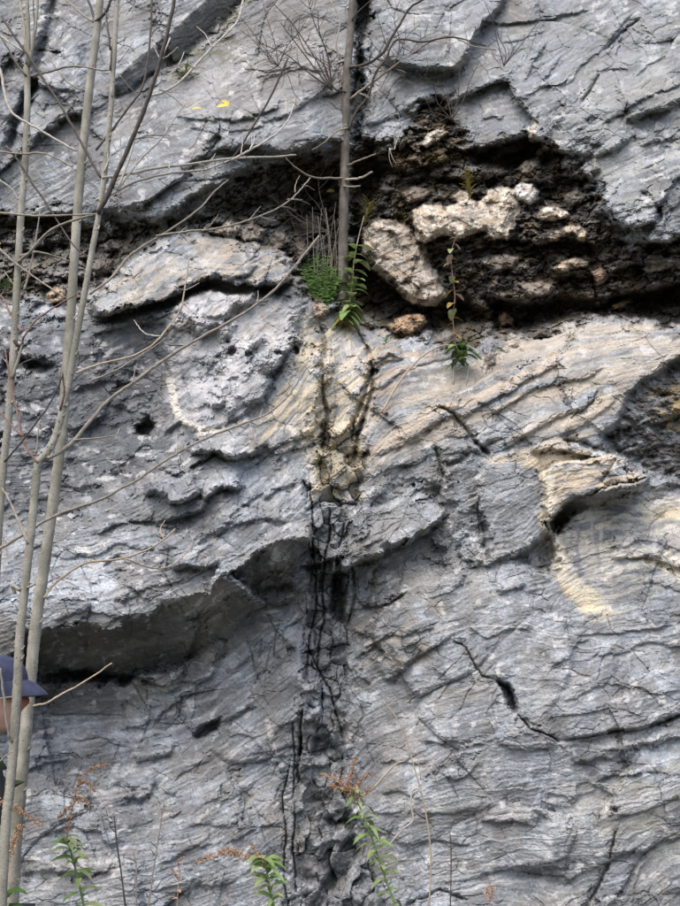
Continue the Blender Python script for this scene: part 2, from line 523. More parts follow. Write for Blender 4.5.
m1 = smooth(-.35, .25, fbm(X / 70, Y / 70, 2, 701)); m2 = smooth(-.3, .2, fbm(X / 45, Y / 45, 2, 711)); m3 = smooth(-.3, .2, fbm(X / 30, Y / 30, 2, 721))
H, cc0 = chip(H, 80, 1.7, 24, 29, .8, .0024, .03, .7 * (1 - soil))
H, cc1 = chip(H, 36, 1.9, 22, 31, .75, .0016, .012, np.clip(.45 * m1 * rough + .4 * crumple + .4 * leftmid + .5 * blocky, 0, .85) * (1 - soil))
H, cc2 = chip(H, 15, 1.8, 24, 33, .7, .0018, .012, np.clip((.12 + .6 * crumple + .6 * leftmid + .6 * blocky - .2 * seamm) * m2 * rough, 0, .9))
H, cc3 = chip(H, 7, 1.7, 20, 35, .7, .0022, .0075, np.clip((-.12 + .30 * facet_amp) * m3 * rough, 0, .9))
DETAIL = H - Hbase
DETAIL = .13 * np.tanh(DETAIL / .13)
H = Hbase


def plane(pts, h0, gx, gy, soft, blend=1.0):
    """Tilted facet cut into the face."""
    global H
    w = window(pts, soft + 10)
    c = np.mean(np.asarray(pts, float), axis=0)
    m = smooth(-soft, soft, poly_sd(XW[w], YW[w], pts)) * blend
    P = h0 + gx * (X[w] - c[0]) / 100 + gy * (Y[w] - c[1]) / 100
    H[w] = H[w] * (1 - m) + P * m

U1 = [(22, 634), (60, 628), (85, 627), (105, 634), (124, 632), (128, 619), (146, 614), (160, 611), (166, 604), (182, 598), (212, 592), (216, 572), (232, 566),
    (246, 590), (262, 602), (246, 612), (236, 630), (216, 648), (196, 660), (170, 671), (140, 675), (125, 686), (110, 680), (88, 684), (20, 682)]
U2 = [(229, 572), (248, 562), (265, 547), (285, 536), (308, 535), (307, 548), (298, 568), (293, 592), (276, 605), (263, 603), (258, 592), (245, 586)]
plane(U1, .06, -.05, -1.0, 1.4)
NOSE = [(232, 566), (246, 556), (262, 541), (284, 528), (306, 522), (310, 536), (285, 537), (265, 548), (248, 563), (231, 573)]
plane(NOSE, .50, .05, .1, 1.3, .8)
plane(U2, .26, -.1, -.85, 1.2)
plane([(258, 592), (268, 584), (290, 582), (294, 592), (276, 606), (263, 604)], .06, .1, .2, 1.4)
GULLY = [(112, 74), (150, 48), (178, 24), (203, 2), (216, -16), (262, -16), (240, 8), (208, 36), (185, 56), (165, 67), (140, 86), (118, 96)]
plane(GULLY, .04, -.5, -.62, 2.5)
WEDGE = [(540, 478), (558, 466), (595, 456), (615, 455), (648, 478), (632, 481), (600, 489), (578, 501), (562, 515), (552, 524), (545, 508)]
WEDGE_UNDER = [(552, 526), (562, 516), (578, 502), (600, 490), (632, 482), (648, 479), (638, 490), (612, 498), (588, 508), (568, 520), (556, 536)]
plane(WEDGE, .27, .05, -.05, 1.5)
plane(WEDGE_UNDER, .12, .2, -1.3, 1.5)
LENS = [(528, 452), (542, 442), (560, 439), (578, 443), (600, 452), (606, 457), (580, 453), (555, 449)]
plane(LENS, .24, 0, .3, 1.2)
FOLD = [(474, 505), (478, 480), (486, 464), (502, 452), (540, 450), (544, 480), (546, 508), (553, 530), (541, 540), (528, 552), (512, 560), (488, 565), (486, 530)]
plane(FOLD, .15, .1, -.05, 1.5, .8)
FOLD_NOOK = [(512, 561), (530, 552), (548, 538), (552, 556), (545, 570), (528, 566)]
plane(FOLD_NOOK, -.02, 0, 0, 2)
DOME = [(332, 574), (335, 556), (350, 535), (372, 512), (398, 500), (425, 497), (446, 508), (440, 521), (424, 532), (396, 547), (362, 561), (345, 572)]
plane(DOME, .17, -.05, .05, 1.5, .8)
BLOCKS_MID = [([(432, 538), (446, 520), (462, 505), (478, 498), (480, 520), (462, 535), (444, 541)], .05), ([(458, 532), (476, 508), (486, 512), (486, 532), (470, 534)], .03),
    ([(462, 540), (484, 535), (487, 556), (470, 556), (458, 550)], .04), ([(405, 492), (428, 480), (446, 486), (445, 496), (424, 498)], .06),
    ([(442, 498), (446, 470), (470, 455), (486, 462), (478, 495), (462, 503)], .10), ([(366, 494), (384, 482), (402, 484), (396, 500), (374, 506)], .08)]
for pts, h0 in BLOCKS_MID:
    plane(pts, h0, random.Random(int(pts[0][0])).uniform(-.3, .3), -.15, 1.3)
DARKMASS = [(612, 452), (604, 436), (618, 420), (628, 400), (642, 384), (662, 368), (700, 350), (760, 350), (760, 486), (690, 486), (664, 480), (646, 468), (628, 460)]
BLOCK = [(165, 432), (168, 380), (164, 345), (178, 305), (235, 292), (300, 306), (298, 322), (292, 344), (282, 366), (270, 384), (262, 402), (235, 420), (200, 432), (180, 425)]
H = H + .06 * mask(BLOCK, 3)
plane(DARKMASS, -.06, -.1, -.1, 3, .9)
SLAB_UL = [(88, 300), (100, 290), (120, 280), (134, 256), (176, 233), (235, 240), (270, 247), (288, 262), (294, 280), (278, 289), (252, 284), (235, 287), (214, 281),
    (200, 284), (180, 296), (146, 304), (115, 315), (95, 317)]
plane([(x_ + 1, y_ + 9) for x_, y_ in SLAB_UL if y_ > 270 or x_ > 270] + [(150, 290)], -.12, 0, 0, 3, .8)
plane(SLAB_UL, .16, .0, .2, 2, .92)
LOBE_UL = [(206, 264), (216, 257), (240, 256), (256, 266), (248, 274), (228, 279), (212, 274)]
plane(LOBE_UL, .16, .1, .35, 2, .8)
SLAB_Q = [(601, 197), (612, 186), (640, 166), (690, 150), (690, 168), (672, 188), (660, 205), (654, 219), (628, 229), (612, 224), (606, 212)]
plane(SLAB_Q, .33, .02, .1, 1.5, .9)
SEAM = [(302, 488), (330, 496), (362, 480), (352, 520), (346, 560), (338, 600), (344, 640), (346, 690), (342, 740), (346, 800), (366, 860), (390, 940),
    (290, 940), (296, 860), (298, 790), (298, 730), (300, 680), (304, 620), (308, 560), (306, 520)]
m = mask(SEAM, 4)
H = H - .025 * m
SEAM_DEEP = [([(338, 560), (347, 575), (345, 600), (340, 622), (332, 612), (334, 585)], -.2, 3), ([(300, 545), (312, 548), (310, 580), (304, 570)], -.12, 3),
    ([(352, 838), (358, 852), (342, 880), (322, 906), (312, 940), (300, 930), (325, 880), (344, 848)], -.12, 3),
    ([(314, 740), (330, 735), (334, 750), (320, 756), (312, 752)], -.1, 3), ([(322, 816), (345, 808), (348, 824), (330, 826)], -.08, 3)]
for pts, dh, so in SEAM_DEEP:
    H = H + dh * mask(pts, so)
HOLES = [([(138, 424), (150, 416), (156, 426), (148, 436), (139, 432)], -.16, 2), ([(0, 362), (30, 356), (52, 364), (40, 372), (0, 374)], -.15, 3),
    ([(356, -20), (370, -20), (369, 20), (362, 45), (368, 90), (362, 140), (354, 150), (352, 100), (356, 45)], -.35, 3),
    ([(430, 328), (443, 330), (440, 339), (430, 337)], -.1, 2), ([(498, 679), (506, 682), (515, 695), (517, 710), (511, 706), (505, 692)], -.12, 1.5),
    ([(195, 738), (203, 728), (222, 718), (219, 730), (206, 738)], -.1, 2)]
for pts, dh, so in HOLES:
    H = H + dh * mask(pts, so)

# ---- ledges: rock above the line stands proud of the rock below it: (height, reach above, drop below, points)
LEDGES = [
    (.10, 40, 6, [(30, 146), (44, 130), (60, 120), (76, 112), (92, 111)]),
    (.06, 25, 4, [(20, 100), (34, 84), (50, 84), (70, 88), (82, 92)]),
    (.08, 30, 8, [(118, 95), (138, 82), (150, 70), (166, 66)]),
    (.05, 22, 3, [(96, 92), (108, 96), (124, 90), (140, 84)]),
    (.13, 45, 7, [(213, 152), (236, 146), (256, 143), (276, 148), (300, 152), (322, 150), (342, 138)]),
    (.14, 40, 7, [(84, 214), (110, 210), (130, 212), (150, 216), (166, 212), (186, 198), (206, 186), (230, 176), (262, 164)]),
    (.06, 30, 3, [(172, 112), (200, 120), (230, 118), (262, 112), (285, 104)]),
    (.05, 26, 3, [(176, 128), (210, 131), (250, 126), (300, 110), (335, 92)]),
    (.06, 22, 5, [(205, 145), (216, 134), (224, 142), (222, 152)]),
    (.05, 20, 3, [(240, 66), (270, 70), (300, 60)]),
    (.05, 24, 3, [(256, 100), (262, 80), (290, 68), (330, 70)]),
    (.15, 40, 10, [(378, 60), (400, 64), (430, 66), (456, 62), (468, 50), (480, 28), (496, 6), (505, -12)]),
    (.05, 20, 3, [(400, 78), (418, 76), (440, 82), (452, 80)]),
    (.06, 25, 4, [(362, 122), (382, 120), (400, 112), (420, 98), (436, 100)]),
    (.05, 24, 3, [(372, 140), (384, 126), (400, 128)]),
    (.06, 40, 3, [(482, 26), (510, 22), (540, 18), (566, 14), (590, 8)]),
    (.04, 30, 3, [(500, 44), (520, 36), (545, 28)]),
    (.05, 22, 3, [(526, 78), (534, 62), (542, 76), (546, 80), (556, 66), (564, 52)]),
    (.05, 22, 3, [(524, 84), (534, 60), (545, 38)]),
    (.05, 26, 3, [(556, 92), (570, 84), (580, 68), (590, 60), (610, 36), (628, 18), (636, 6)]),
    (.05, 20, 2.5, [(596, 72), (612, 66), (627, 70), (624, 82), (612, 92)]),
    (.06, 40, 4, [(600, 120), (625, 110), (648, 100), (665, 90), (690, 78)]),
    (.10, 30, 8, [(630, 122), (650, 112), (668, 108), (692, 98)]),
    (.05, 20, 3, [(634, 78), (650, 64), (668, 56)]),
    (.05, 20, 3, [(480, 119), (500, 116), (503, 112)]),
    (.12, 30, 6, [(455, 150), (480, 146), (505, 141), (530, 134), (550, 145)]),
    (.08, 26, 4, [(532, 148), (560, 156), (590, 158), (612, 150), (640, 132)]),
    (.06, 24, 3, [(640, 148), (660, 140), (690, 134)]),
    (.08, 20, 5, [(614, 234), (640, 242), (666, 238), (690, 230)]),
    (.07, 22, 4, [(660, 232), (664, 216), (676, 204), (690, 190)]),
    # crevice shelves
    (.16, 22, 6, [(475, 242), (510, 238), (540, 240), (575, 236), (610, 246)]),
    (.14, 24, 7, [(482, 290), (500, 296), (530, 304), (550, 302), (560, 290)]),
    (.12, 20, 6, [(540, 276), (570, 272), (600, 270), (640, 262), (690, 258)]),
    (.12, 18, 6, [(600, 304), (620, 296), (650, 292), (690, 280)]),
    (.12, 22, 8, [(366, 142), (385, 160), (410, 168), (435, 160), (455, 152)]),
    (.10, 18, 5, [(520, 178), (548, 182), (575, 176), (598, 168)]),
    (.10, 18, 6, [(430, 178), (455, 172), (480, 178), (510, 172)]),
    (.10, 14, 5, [(0, 240), (30, 248), (60, 240), (84, 246)]), (.1, 14, 5, [(10, 278), (40, 284), (70, 276), (90, 280)]),
    (.1, 14, 5, [(60, 262), (85, 258), (110, 262)]), (.09, 12, 5, [(20, 300), (50, 302), (80, 298)]),
    # pale slab
    (.07, 18, 4, [(118, 312), (140, 304), (170, 300), (190, 290), (206, 279), (235, 288), (262, 286), (292, 282)]),
    (.04, 16, 2.5, [(140, 252), (160, 248), (180, 252), (196, 258), (206, 262)]),
    (.035, 14, 2, [(222, 262), (240, 262), (252, 254), (256, 246)]),
    # face left of the block
    (.06, 22, 5, [(0, 350), (20, 354), (44, 360), (60, 352)]),
    (.05, 24, 3, [(84, 332), (110, 330), (136, 322), (160, 310)]),
    (.05, 18, 3, [(70, 392), (100, 378), (130, 380), (150, 372)]), (.05, 16, 4, [(110, 402), (132, 410), (146, 402), (156, 390)]),
    (.05, 16, 3, [(62, 448), (84, 430), (100, 420), (120, 424)]), (.05, 18, 3, [(100, 476), (122, 460), (140, 448), (160, 446)]),
    (.04, 16, 3, [(0, 404), (20, 396), (40, 398), (60, 388)]), (.04, 16, 3, [(0, 440), (24, 434), (50, 440)]), (.05, 16, 3, [(56, 482), (80, 488), (102, 478)]),
    (.05, 20, 3, [(0, 520), (30, 510), (60, 516), (86, 508)]), (.04, 18, 2.5, [(10, 560), (40, 548), (70, 556)]),
    # crumpled block
    (.06, 20, 3, [(208, 316), (222, 318), (236, 317)]), (.05, 20, 3, [(168, 336), (190, 322), (210, 328)]),
    (.05, 20, 3, [(190, 386), (204, 374), (222, 380), (240, 372)]), (.05, 20, 3, [(218, 352), (240, 346), (262, 350)]),
    (.05, 20, 3, [(186, 412), (206, 404), (228, 412), (252, 402), (272, 396)]), (.05, 18, 3, [(240, 384), (262, 366), (280, 360)]),
    (.09, 20, 4, [(270, 378), (282, 356), (292, 340), (298, 322)]),
    # stepped ledges below the block
    (.13, 34, 7, [(190, 452), (215, 450), (235, 456), (256, 450), (268, 440)]),
    (.05, 20, 3, [(184, 472), (206, 460), (226, 458)]),
    (.13, 28, 6, [(143, 494), (156, 488), (170, 500), (188, 494), (204, 486)]),
    (.12, 28, 6, [(156, 520), (176, 514), (196, 508), (206, 498), (224, 484), (246, 486)]),
    (.06, 24, 3, [(196, 540), (220, 530), (240, 510), (262, 488)]), (.06, 20, 3, [(216, 528), (240, 522), (262, 518), (290, 520)]),
    (.06, 22, 4, [(262, 500), (276, 486), (296, 478)]), (.05, 18, 3, [(270, 472), (286, 460), (298, 440)]),
    (.10, 22, 7, [(174, 570), (190, 562), (206, 568), (220, 560)]), (.05, 20, 2.5, [(196, 570), (198, 550), (214, 540)]),
    (.06, 30, 2.5, [(90, 534), (120, 522), (150, 522), (178, 530)]), (.05, 26, 2.5, [(60, 556), (90, 554), (120, 546), (150, 552), (190, 546)]),
    (.05, 18, 3, [(106, 572), (120, 568), (132, 570)]), (.03, 18, 2, [(60, 540), (80, 552), (92, 568)]),
    (.05, 20, 3, [(50, 620), (90, 612), (120, 618)]), (.04, 16, 2.5, [(110, 602), (140, 590), (170, 584), (200, 574)]),
    # lower left
    (.06, 14, 4, [(150, 682), (166, 690), (180, 684)]), (.05, 20, 3, [(22, 712), (60, 716), (100, 712), (124, 714)]),
    (.06, 18, 3, [(120, 728), (134, 728), (147, 730)]), (.08, 16, 4, [(138, 758), (150, 756), (165, 752), (170, 742)]),
    (.06, 16, 3, [(150, 720), (166, 708), (180, 700)]), (.06, 20, 4, [(22, 772), (44, 760), (66, 758)]),
    (.07, 18, 4, [(122, 800), (136, 802), (148, 794), (154, 780)]), (.05, 18, 3, [(112, 782), (132, 788), (148, 790)]),
    (.07, 24, 4, [(40, 832), (70, 826), (100, 832), (112, 850)]), (.08, 24, 5, [(20, 872), (50, 868), (80, 872), (104, 870), (112, 858)]),
    (.05, 20, 3, [(24, 800), (50, 790), (80, 800), (98, 812)]), (.05, 20, 3, [(60, 740), (90, 736), (115, 742), (136, 748)]),
    (.08, 20, 4, [(196, 738), (214, 722), (236, 714), (258, 700)]), (.04, 16, 2.5, [(205, 802), (226, 798), (244, 790), (252, 780)]),
    (.05, 16, 3, [(230, 738), (240, 732), (252, 734)]), (.05, 14, 2, [(254, 740), (264, 752), (272, 762)]), (.05, 12, 2, [(272, 742), (275, 758), (268, 756)]),
    (.05, 22, 3, [(160, 860), (176, 854), (196, 846), (214, 842)]), (.05, 22, 3, [(226, 842), (250, 830), (270, 826), (284, 818)]),
    (.04, 16, 2.5, [(186, 826), (210, 822), (236, 826)]), (.04, 16, 2.5, [(170, 780), (196, 764), (214, 760)]),
    (.05, 20, 3, [(150, 892), (180, 884), (210, 888), (240, 876)]), (.05, 18, 3, [(226, 676), (246, 656), (262, 640)]), (.05, 14, 2.5, [(262, 668), (270, 650), (282, 634)]),
    # right side, lower
    (.13, 30, 4, [(331, 578), (345, 572), (362, 562), (395, 548), (424, 533), (440, 521), (447, 508)]),
    (.05, 22, 2.5, [(380, 606), (396, 600), (408, 592)]), (.05, 20, 3, [(342, 616), (360, 612), (380, 604)]),
    (.07, 20, 4, [(356, 655), (370, 650), (380, 640), (388, 632)]), (.06, 22, 4, [(400, 668), (420, 652), (436, 644), (450, 632)]),
    (.05, 24, 3, [(350, 640), (372, 632), (400, 636), (440, 622)]), (.07, 20, 4, [(388, 680), (404, 668), (414, 654)]),
    (.06, 26, 2.5, [(478, 565), (500, 560), (514, 550)]), (.04, 24, 2.5, [(466, 612), (470, 630), (486, 636), (510, 628), (536, 630)]),
    (.05, 30, 3, [(552, 668), (566, 658), (574, 646), (590, 636)]), (.05, 30, 3, [(560, 700), (590, 690), (620, 680), (648, 690), (680, 692)]),
    (.05, 26, 2.5, [(570, 636), (600, 630), (640, 634), (682, 622)]), (.05, 26, 2.5, [(590, 660), (620, 654), (650, 644), (690, 646)]),
    (.09, 34, 4, [(562, 742), (590, 736), (618, 730), (650, 724), (690, 712)]), (.08, 30, 5, [(600, 752), (626, 748), (650, 738), (690, 736)]),
    (.07, 24, 5, [(572, 765), (590, 762), (606, 758), (612, 764)]), (.06, 26, 3, [(596, 785), (616, 775), (640, 768), (660, 772)]),
    (.05, 26, 3, [(610, 820), (640, 812), (690, 790)]), (.06, 28, 3, [(590, 866), (612, 858), (640, 850), (690, 835)]),
    (.05, 24, 3, [(376, 762), (400, 758), (430, 762)]), (.05, 22, 3, [(430, 772), (456, 778), (474, 770), (482, 760)]),
    (.07, 24, 3, [(480, 818), (500, 822), (516, 820), (531, 824)]), (.06, 16, 3, [(530, 808), (542, 814), (552, 808)]),
    (.05, 24, 2.5, [(418, 738), (440, 742), (462, 740), (486, 746)]), (.05, 24, 2.5, [(488, 710), (500, 746), (520, 752), (560, 750)]),
    (.04, 24, 2.5, [(420, 810), (450, 812), (480, 808)]), (.05, 22, 3, [(508, 868), (530, 862), (556, 870)]), (.05, 24, 3, [(400, 846), (430, 838), (470, 842)]),
    (.05, 24, 3, [(560, 890), (580, 872), (598, 862)]), (.04, 20, 2.5, [(540, 792), (570, 796), (600, 790)]), (.05, 22, 3, [(380, 794), (400, 790), (424, 796)]),
    # right side, tilted sheets
    (.06, 26, 3, [(402, 440), (430, 426), (460, 414), (490, 402), (530, 378), (570, 360)]), (.05, 20, 3, [(372, 456), (400, 442), (424, 436)]),
    (.06, 22, 3, [(440, 462), (470, 452), (486, 458)]), (.05, 24, 3, [(420, 412), (440, 408), (460, 412)]), (.06, 26, 3, [(480, 420), (510, 404), (540, 386), (580, 378), (610, 366)]),
    (.06, 26, 3, [(490, 455), (520, 440), (545, 424), (576, 412), (600, 392)]), (.05, 22, 3, [(560, 436), (586, 424), (606, 410), (620, 396)]),
    (.05, 20, 3, [(376, 392), (400, 372), (430, 360), (452, 352)]), (.06, 20, 3, [(362, 372), (380, 362), (404, 356)]),
    (.05, 18, 2.5, [(560, 438), (580, 441), (600, 450)]), (.06, 18, 4, [(500, 600), (515, 590), (528, 585)]),
    (.06, 18, 2.5, [(610, 560), (630, 556), (650, 558), (672, 566), (690, 575)]), (.05, 16, 2.5, [(612, 545), (640, 540), (670, 546), (690, 552)]),
    (.07, 14, 3, [(630, 508), (632, 494), (650, 488), (690, 486)]), (.04, 16, 2.5, [(650, 580), (664, 584), (676, 592), (690, 594)]),
    # upper seam and centre
    (.05, 18, 3, [(310, 470), (316, 446), (322, 430)]), (.08, 16, 4, [(366, 372), (372, 360), (386, 354), (400, 356)]),
    # seam rubble shelves
    (.08, 10, 4, [(302, 770), (314, 762), (326, 764), (334, 758)]), (.07, 10, 4, [(300, 694), (312, 690), (330, 696), (344, 690)]),
    (.07, 12, 4, [(296, 728), (312, 722), (334, 728), (350, 724)]), (.06, 12, 4, [(318, 790), (336, 784), (352, 790)]), (.06, 12, 4, [(306, 850), (330, 842), (350, 846)]),
]
for h, Lr, drop, pts in LEDGES:
    h = h * (.34 if h <= .055 else .5 if h < .1 else .9); Lr = Lr * 1.2; drop = max(1.5, drop * .7)
    w = window(pts, max(Lr * 2.2, drop * 2) + 8)
    d, sg, par = seg_dist(XW[w], YW[w], pts, True)
    tp = smooth(-.02, .14, par) * smooth(1.02, .86, par)
    above = sg < 0
    up = np.clip(1 - d / (1.9 * Lr), 0, 1)
    dn = 1 - smooth(0, drop, d)
    und = -.30 * smooth(0, drop, d) * np.exp(-np.maximum(d - drop, 0) / (Lr * .35))
    H[w] = H[w] + h * tp * np.where(above, up, dn + und)

# ---- open joints: (depth, half width, points)
CRACKS = [
    (.16, 5, [(58, -20), (52, 10), (47, 40), (38, 62), (33, 92), (24, 110), (14, 130), (4, 160)]), (.08, 3, [(26, 90), (20, 110), (8, 126)]),
    (.10, 1.6, [(318, 318), (324, 340), (323, 380), (326, 420), (322, 450)]), (.12, 2.2, [(347, 318), (356, 332), (366, 350), (370, 366), (372, 390), (366, 412), (358, 440), (352, 470)]),
    (.10, 2.0, [(372, 362), (364, 396), (356, 420), (350, 446)]), (.09, 2, [(298, 322), (292, 344), (282, 366), (270, 384)]),
    (.10, 1.8, [(310, 470), (312, 500), (310, 540), (316, 580), (313, 620), (308, 660), (302, 690)]), (.12, 2, [(330, 500), (328, 540), (322, 580), (324, 620), (318, 660), (322, 700), (316, 740)]),
    (.10, 2, [(344, 520), (338, 556), (333, 600)]), (.1, 1.5, [(291, 760), (283, 800), (287, 840), (284, 880), (288, 920)]), (.1, 1.5, [(297, 800), (294, 840), (296, 900)]),
    (.08, 1.4, [(292, 720), (296, 760), (294, 800)]), (.10, 2, [(305, 640), (318, 668), (330, 690), (338, 720), (344, 740)]),
    (.07, 1.5, [(440, 408), (456, 413), (464, 428), (474, 442), (489, 455)]), (.09, 2, [(474, 443), (482, 449), (490, 456)]),
    (.06, 1.2, [(434, 446), (440, 466), (446, 478)]), (.05, 1.2, [(478, 495), (482, 530), (487, 562)]),
    (.05, .8, [(452, 640), (466, 648), (474, 662), (482, 676), (497, 678)]), (.12, 2.0, [(497, 678), (508, 686), (514, 700), (518, 712)]), (.07, .9, [(518, 712), (530, 728), (546, 736), (560, 743)]),
    (.07, 1.4, [(560, 742), (600, 734), (640, 728), (692, 714)]), (.05, 1.2, [(374, 565), (372, 590), (368, 610)]), (.05, 1.2, [(404, 596), (392, 604), (382, 606)]),
    (.025, .9, [(278, 620), (276, 640), (274, 660)]), (.02, .9, [(246, 640), (252, 660), (262, 690)]), (.02, .9, [(258, 662), (262, 640)]),
    (.025, 1, [(150, 700), (146, 730), (138, 756)]), (.025, 1, [(122, 700), (124, 720)]), (.03, 1, [(168, 690), (176, 700), (178, 716)]),
    (.05, 1.2, [(618, 826), (614, 845), (610, 860)]), (.07, 1.6, [(612, 810), (618, 812)]), (.06, 1.5, [(562, 440), (585, 441), (604, 451), (616, 456)]),
    (.05, 1.2, [(640, 20), (620, 34), (604, 50)]), (.05, 1.2, [(600, 72), (590, 90), (580, 104)]), (.05, 1.2, [(548, 240), (560, 236), (572, 240)]),
    (.05, 1.2, [(598, 486), (618, 452), (640, 440)]), (.04, 1.0, [(570, 422), (592, 402), (600, 390)]), (.05, 1.2, [(640, 190), (655, 200), (662, 214)]),
    (.05, 1.2, [(528, 570), (560, 560)]), (.06, 1.4, [(352, 560), (356, 600), (345, 630)]), (.05, 1.3, [(404, 906), (440, 890), (470, 900)]),
    (.06, 1.4, [(612, 858), (600, 880), (588, 906), (580, 940)]), (.05, 1.2, [(190, 470), (208, 460), (220, 452)]),
]
for dp, hw, pts in CRACKS:
    if 280 < np.mean([p_[0] for p_ in pts]) < 350 and pts[0][1] > 450: dp, hw = dp * .7, hw * .5
    w = window(pts, hw * 4 + 10)
    d, _, par = seg_dist(XW[w] * .6 + X[w] * .4, YW[w] * .6 + Y[w] * .4, pts)
    tp = smooth(-.02, .12, par) * smooth(1.02, .88, par)
    H[w] = H[w] - dp * tp * np.exp(-(d / hw) ** 2)

# ---- detail over everything, finer chips last
calm = np.ones(X.shape, np.float32)
for pts, a_ in ((U1, .25), (U2, .3), (WEDGE_UNDER, .7), (WEDGE, .5), (FOLD, .5), (DOME, .5), (LENS, .7), (SLAB_Q, .45), (SLAB_UL, .6), (LOBE_UL, .6)):
    calm -= a_ * mask(pts, 3)
H = H + DETAIL * np.clip(calm, 0, 1)
BOULDERS = [
    ('boulder', 'long cream boulder in the black crevice', [(416, 238), (415, 214), (426, 205), (446, 207), (462, 196), (478, 200), (490, 189), (508, 186), (519, 193), (520, 212), (511, 226), (508, 241), (494, 241), (484, 232), (470, 235), (458, 241), (446, 234), (432, 242)], .10, (.56, .51, .44), .05),
    ('boulder', 'tilted tan boulder with a dark foot beside the ledge tree', [(360, 252), (361, 228), (374, 218), (392, 220), (410, 230), (424, 246), (430, 262), (444, 280), (448, 298), (436, 308), (416, 306), (398, 296), (384, 278), (368, 266)], .15, (.44, .40, .35), .12),
    ('stone', 'white rounded stone in the crevice', [(513, 194), (516, 186), (524, 181), (533, 183), (540, 192), (538, 201), (528, 206), (519, 202)], .09, (.66, .65, .63), .04),
    ('stone', 'white and tan stone in the crevice', [(536, 214), (542, 206), (556, 206), (567, 211), (568, 218), (558, 222), (546, 222), (538, 220)], .09, (.62, .57, .49), .04),
    ('stone', None, [(560, 234), (566, 227), (580, 225), (588, 232), (586, 242), (578, 240), (572, 233), (564, 238)], .06, (.45, .39, .31), .04),
    ('stone', None, [(548, 268), (560, 262), (576, 257), (588, 259), (584, 266), (570, 271), (556, 272)], .07, (.55, .48, .39), .04),
    ('stone', None, [(549, 235), (556, 230), (564, 236), (558, 242), (550, 241)], .05, (.40, .34, .27), .03),
    ('boulder', 'rusty tan stone wedged at the mouth of the cave', [(388, 326), (396, 318), (412, 313), (426, 316), (428, 324), (418, 334), (402, 336), (392, 332)], .16, (.36, .26, .17), .22),
    ('stone', None, [(422, 142), (428, 134), (442, 129), (448, 133), (438, 141), (427, 146)], .06, (.52, .49, .43), .03),
    ('stone', None, [(528, 142), (529, 126), (534, 114), (538, 118), (537, 134), (533, 145)], .04, (.58, .55, .5), .02), ('stone', None, [(535, 154), (541, 147), (548, 145), (546, 153), (538, 158)], .04, (.56, .52, .46), .02),
    ('stone', None, [(516, 168), (524, 160), (538, 157), (541, 166), (526, 172)], .06, (.34, .31, .27), .02), ('stone', None, [(562, 196), (576, 188), (590, 192), (584, 202), (568, 206)], .06, (.27, .25, .22), .02),
    ('stone', None, [(448, 196), (456, 188), (470, 190), (468, 198), (455, 201)], .05, (.42, .38, .32), .03), ('stone', None, [(588, 272), (600, 265), (608, 274), (598, 284)], .05, (.26, .19, .14), .03),
    ('stone', None, [(608, 312), (614, 305), (630, 299), (636, 304), (622, 311)], .05, (.26, .18, .11), .1), ('stone', None, [(498, 318), (506, 309), (516, 316), (513, 325), (502, 326)], .05, (.22, .15, .1), .12),
    ('stone', None, [(310, 312), (315, 303), (325, 302), (331, 310), (325, 319), (315, 318)], .06, (.35, .29, .23), .03), ('stone', None, [(482, 358), (489, 349), (497, 353), (495, 365), (485, 367)], .04, (.26, .24, .22), .02),
    ('stone', None, [(502, 338), (509, 331), (518, 336), (513, 343), (504, 343)], .04, (.36, .34, .31), .04), ('stone', None, [(507, 345), (515, 338), (521, 343), (514, 350)], .03, (.4, .35, .29), .03),
    ('stone', None, [(46, 297), (56, 287), (68, 292), (65, 302), (52, 304)], .06, (.36, .28, .2), .03), ('stone', None, [(18, 270), (32, 263), (42, 270), (30, 277)], .06, (.2, .18, .15), .03), ('stone', None, [(98, 246), (112, 237), (130, 239), (125, 251), (106, 253)], .07, (.22, .2, .18), .03),
    ('stone', None, [(90, 268), (100, 257), (115, 261), (113, 273), (98, 277)], .07, (.16, .145, .13), .03), ('stone', None, [(238, 233), (251, 223), (268, 228), (263, 239), (245, 241)], .07, (.28, .26, .23), .03),
    ('stone', None, [(266, 241), (276, 229), (292, 236), (290, 249), (273, 251)], .07, (.18, .16, .14), .03), ('stone', None, [(214, 233), (227, 221), (240, 228), (233, 239)], .06, (.36, .33, .29), .03), ('stone', None, [(290, 253), (300, 243), (314, 250), (307, 263), (295, 263)], .07, (.14, .12, .105), .04),
    ('stone', None, [(298, 227), (312, 215), (328, 222), (321, 233), (305, 235)], .06, (.14, .12, .1), .03), ('stone', None, [(354, 323), (364, 315), (376, 322), (369, 331), (357, 330)], .05, (.3, .28, .25), .04), ('stone', None, [(640, 268), (655, 258), (676, 256), (672, 266), (652, 274)], .06, (.3, .28, .25), .02),
    ('stone', None, [(484, 262), (500, 254), (520, 258), (514, 268), (494, 272)], .06, (.2, .18, .16), .02), ('stone', None, [(520, 286), (540, 280), (556, 286), (546, 296), (526, 298)], .06, (.23, .2, .17), .03), ('stone', None, [(402, 196), (416, 186), (432, 190), (426, 202), (408, 206)], .06, (.22, .19, .16), .02)]
bmask = np.zeros(X.shape, np.float32)
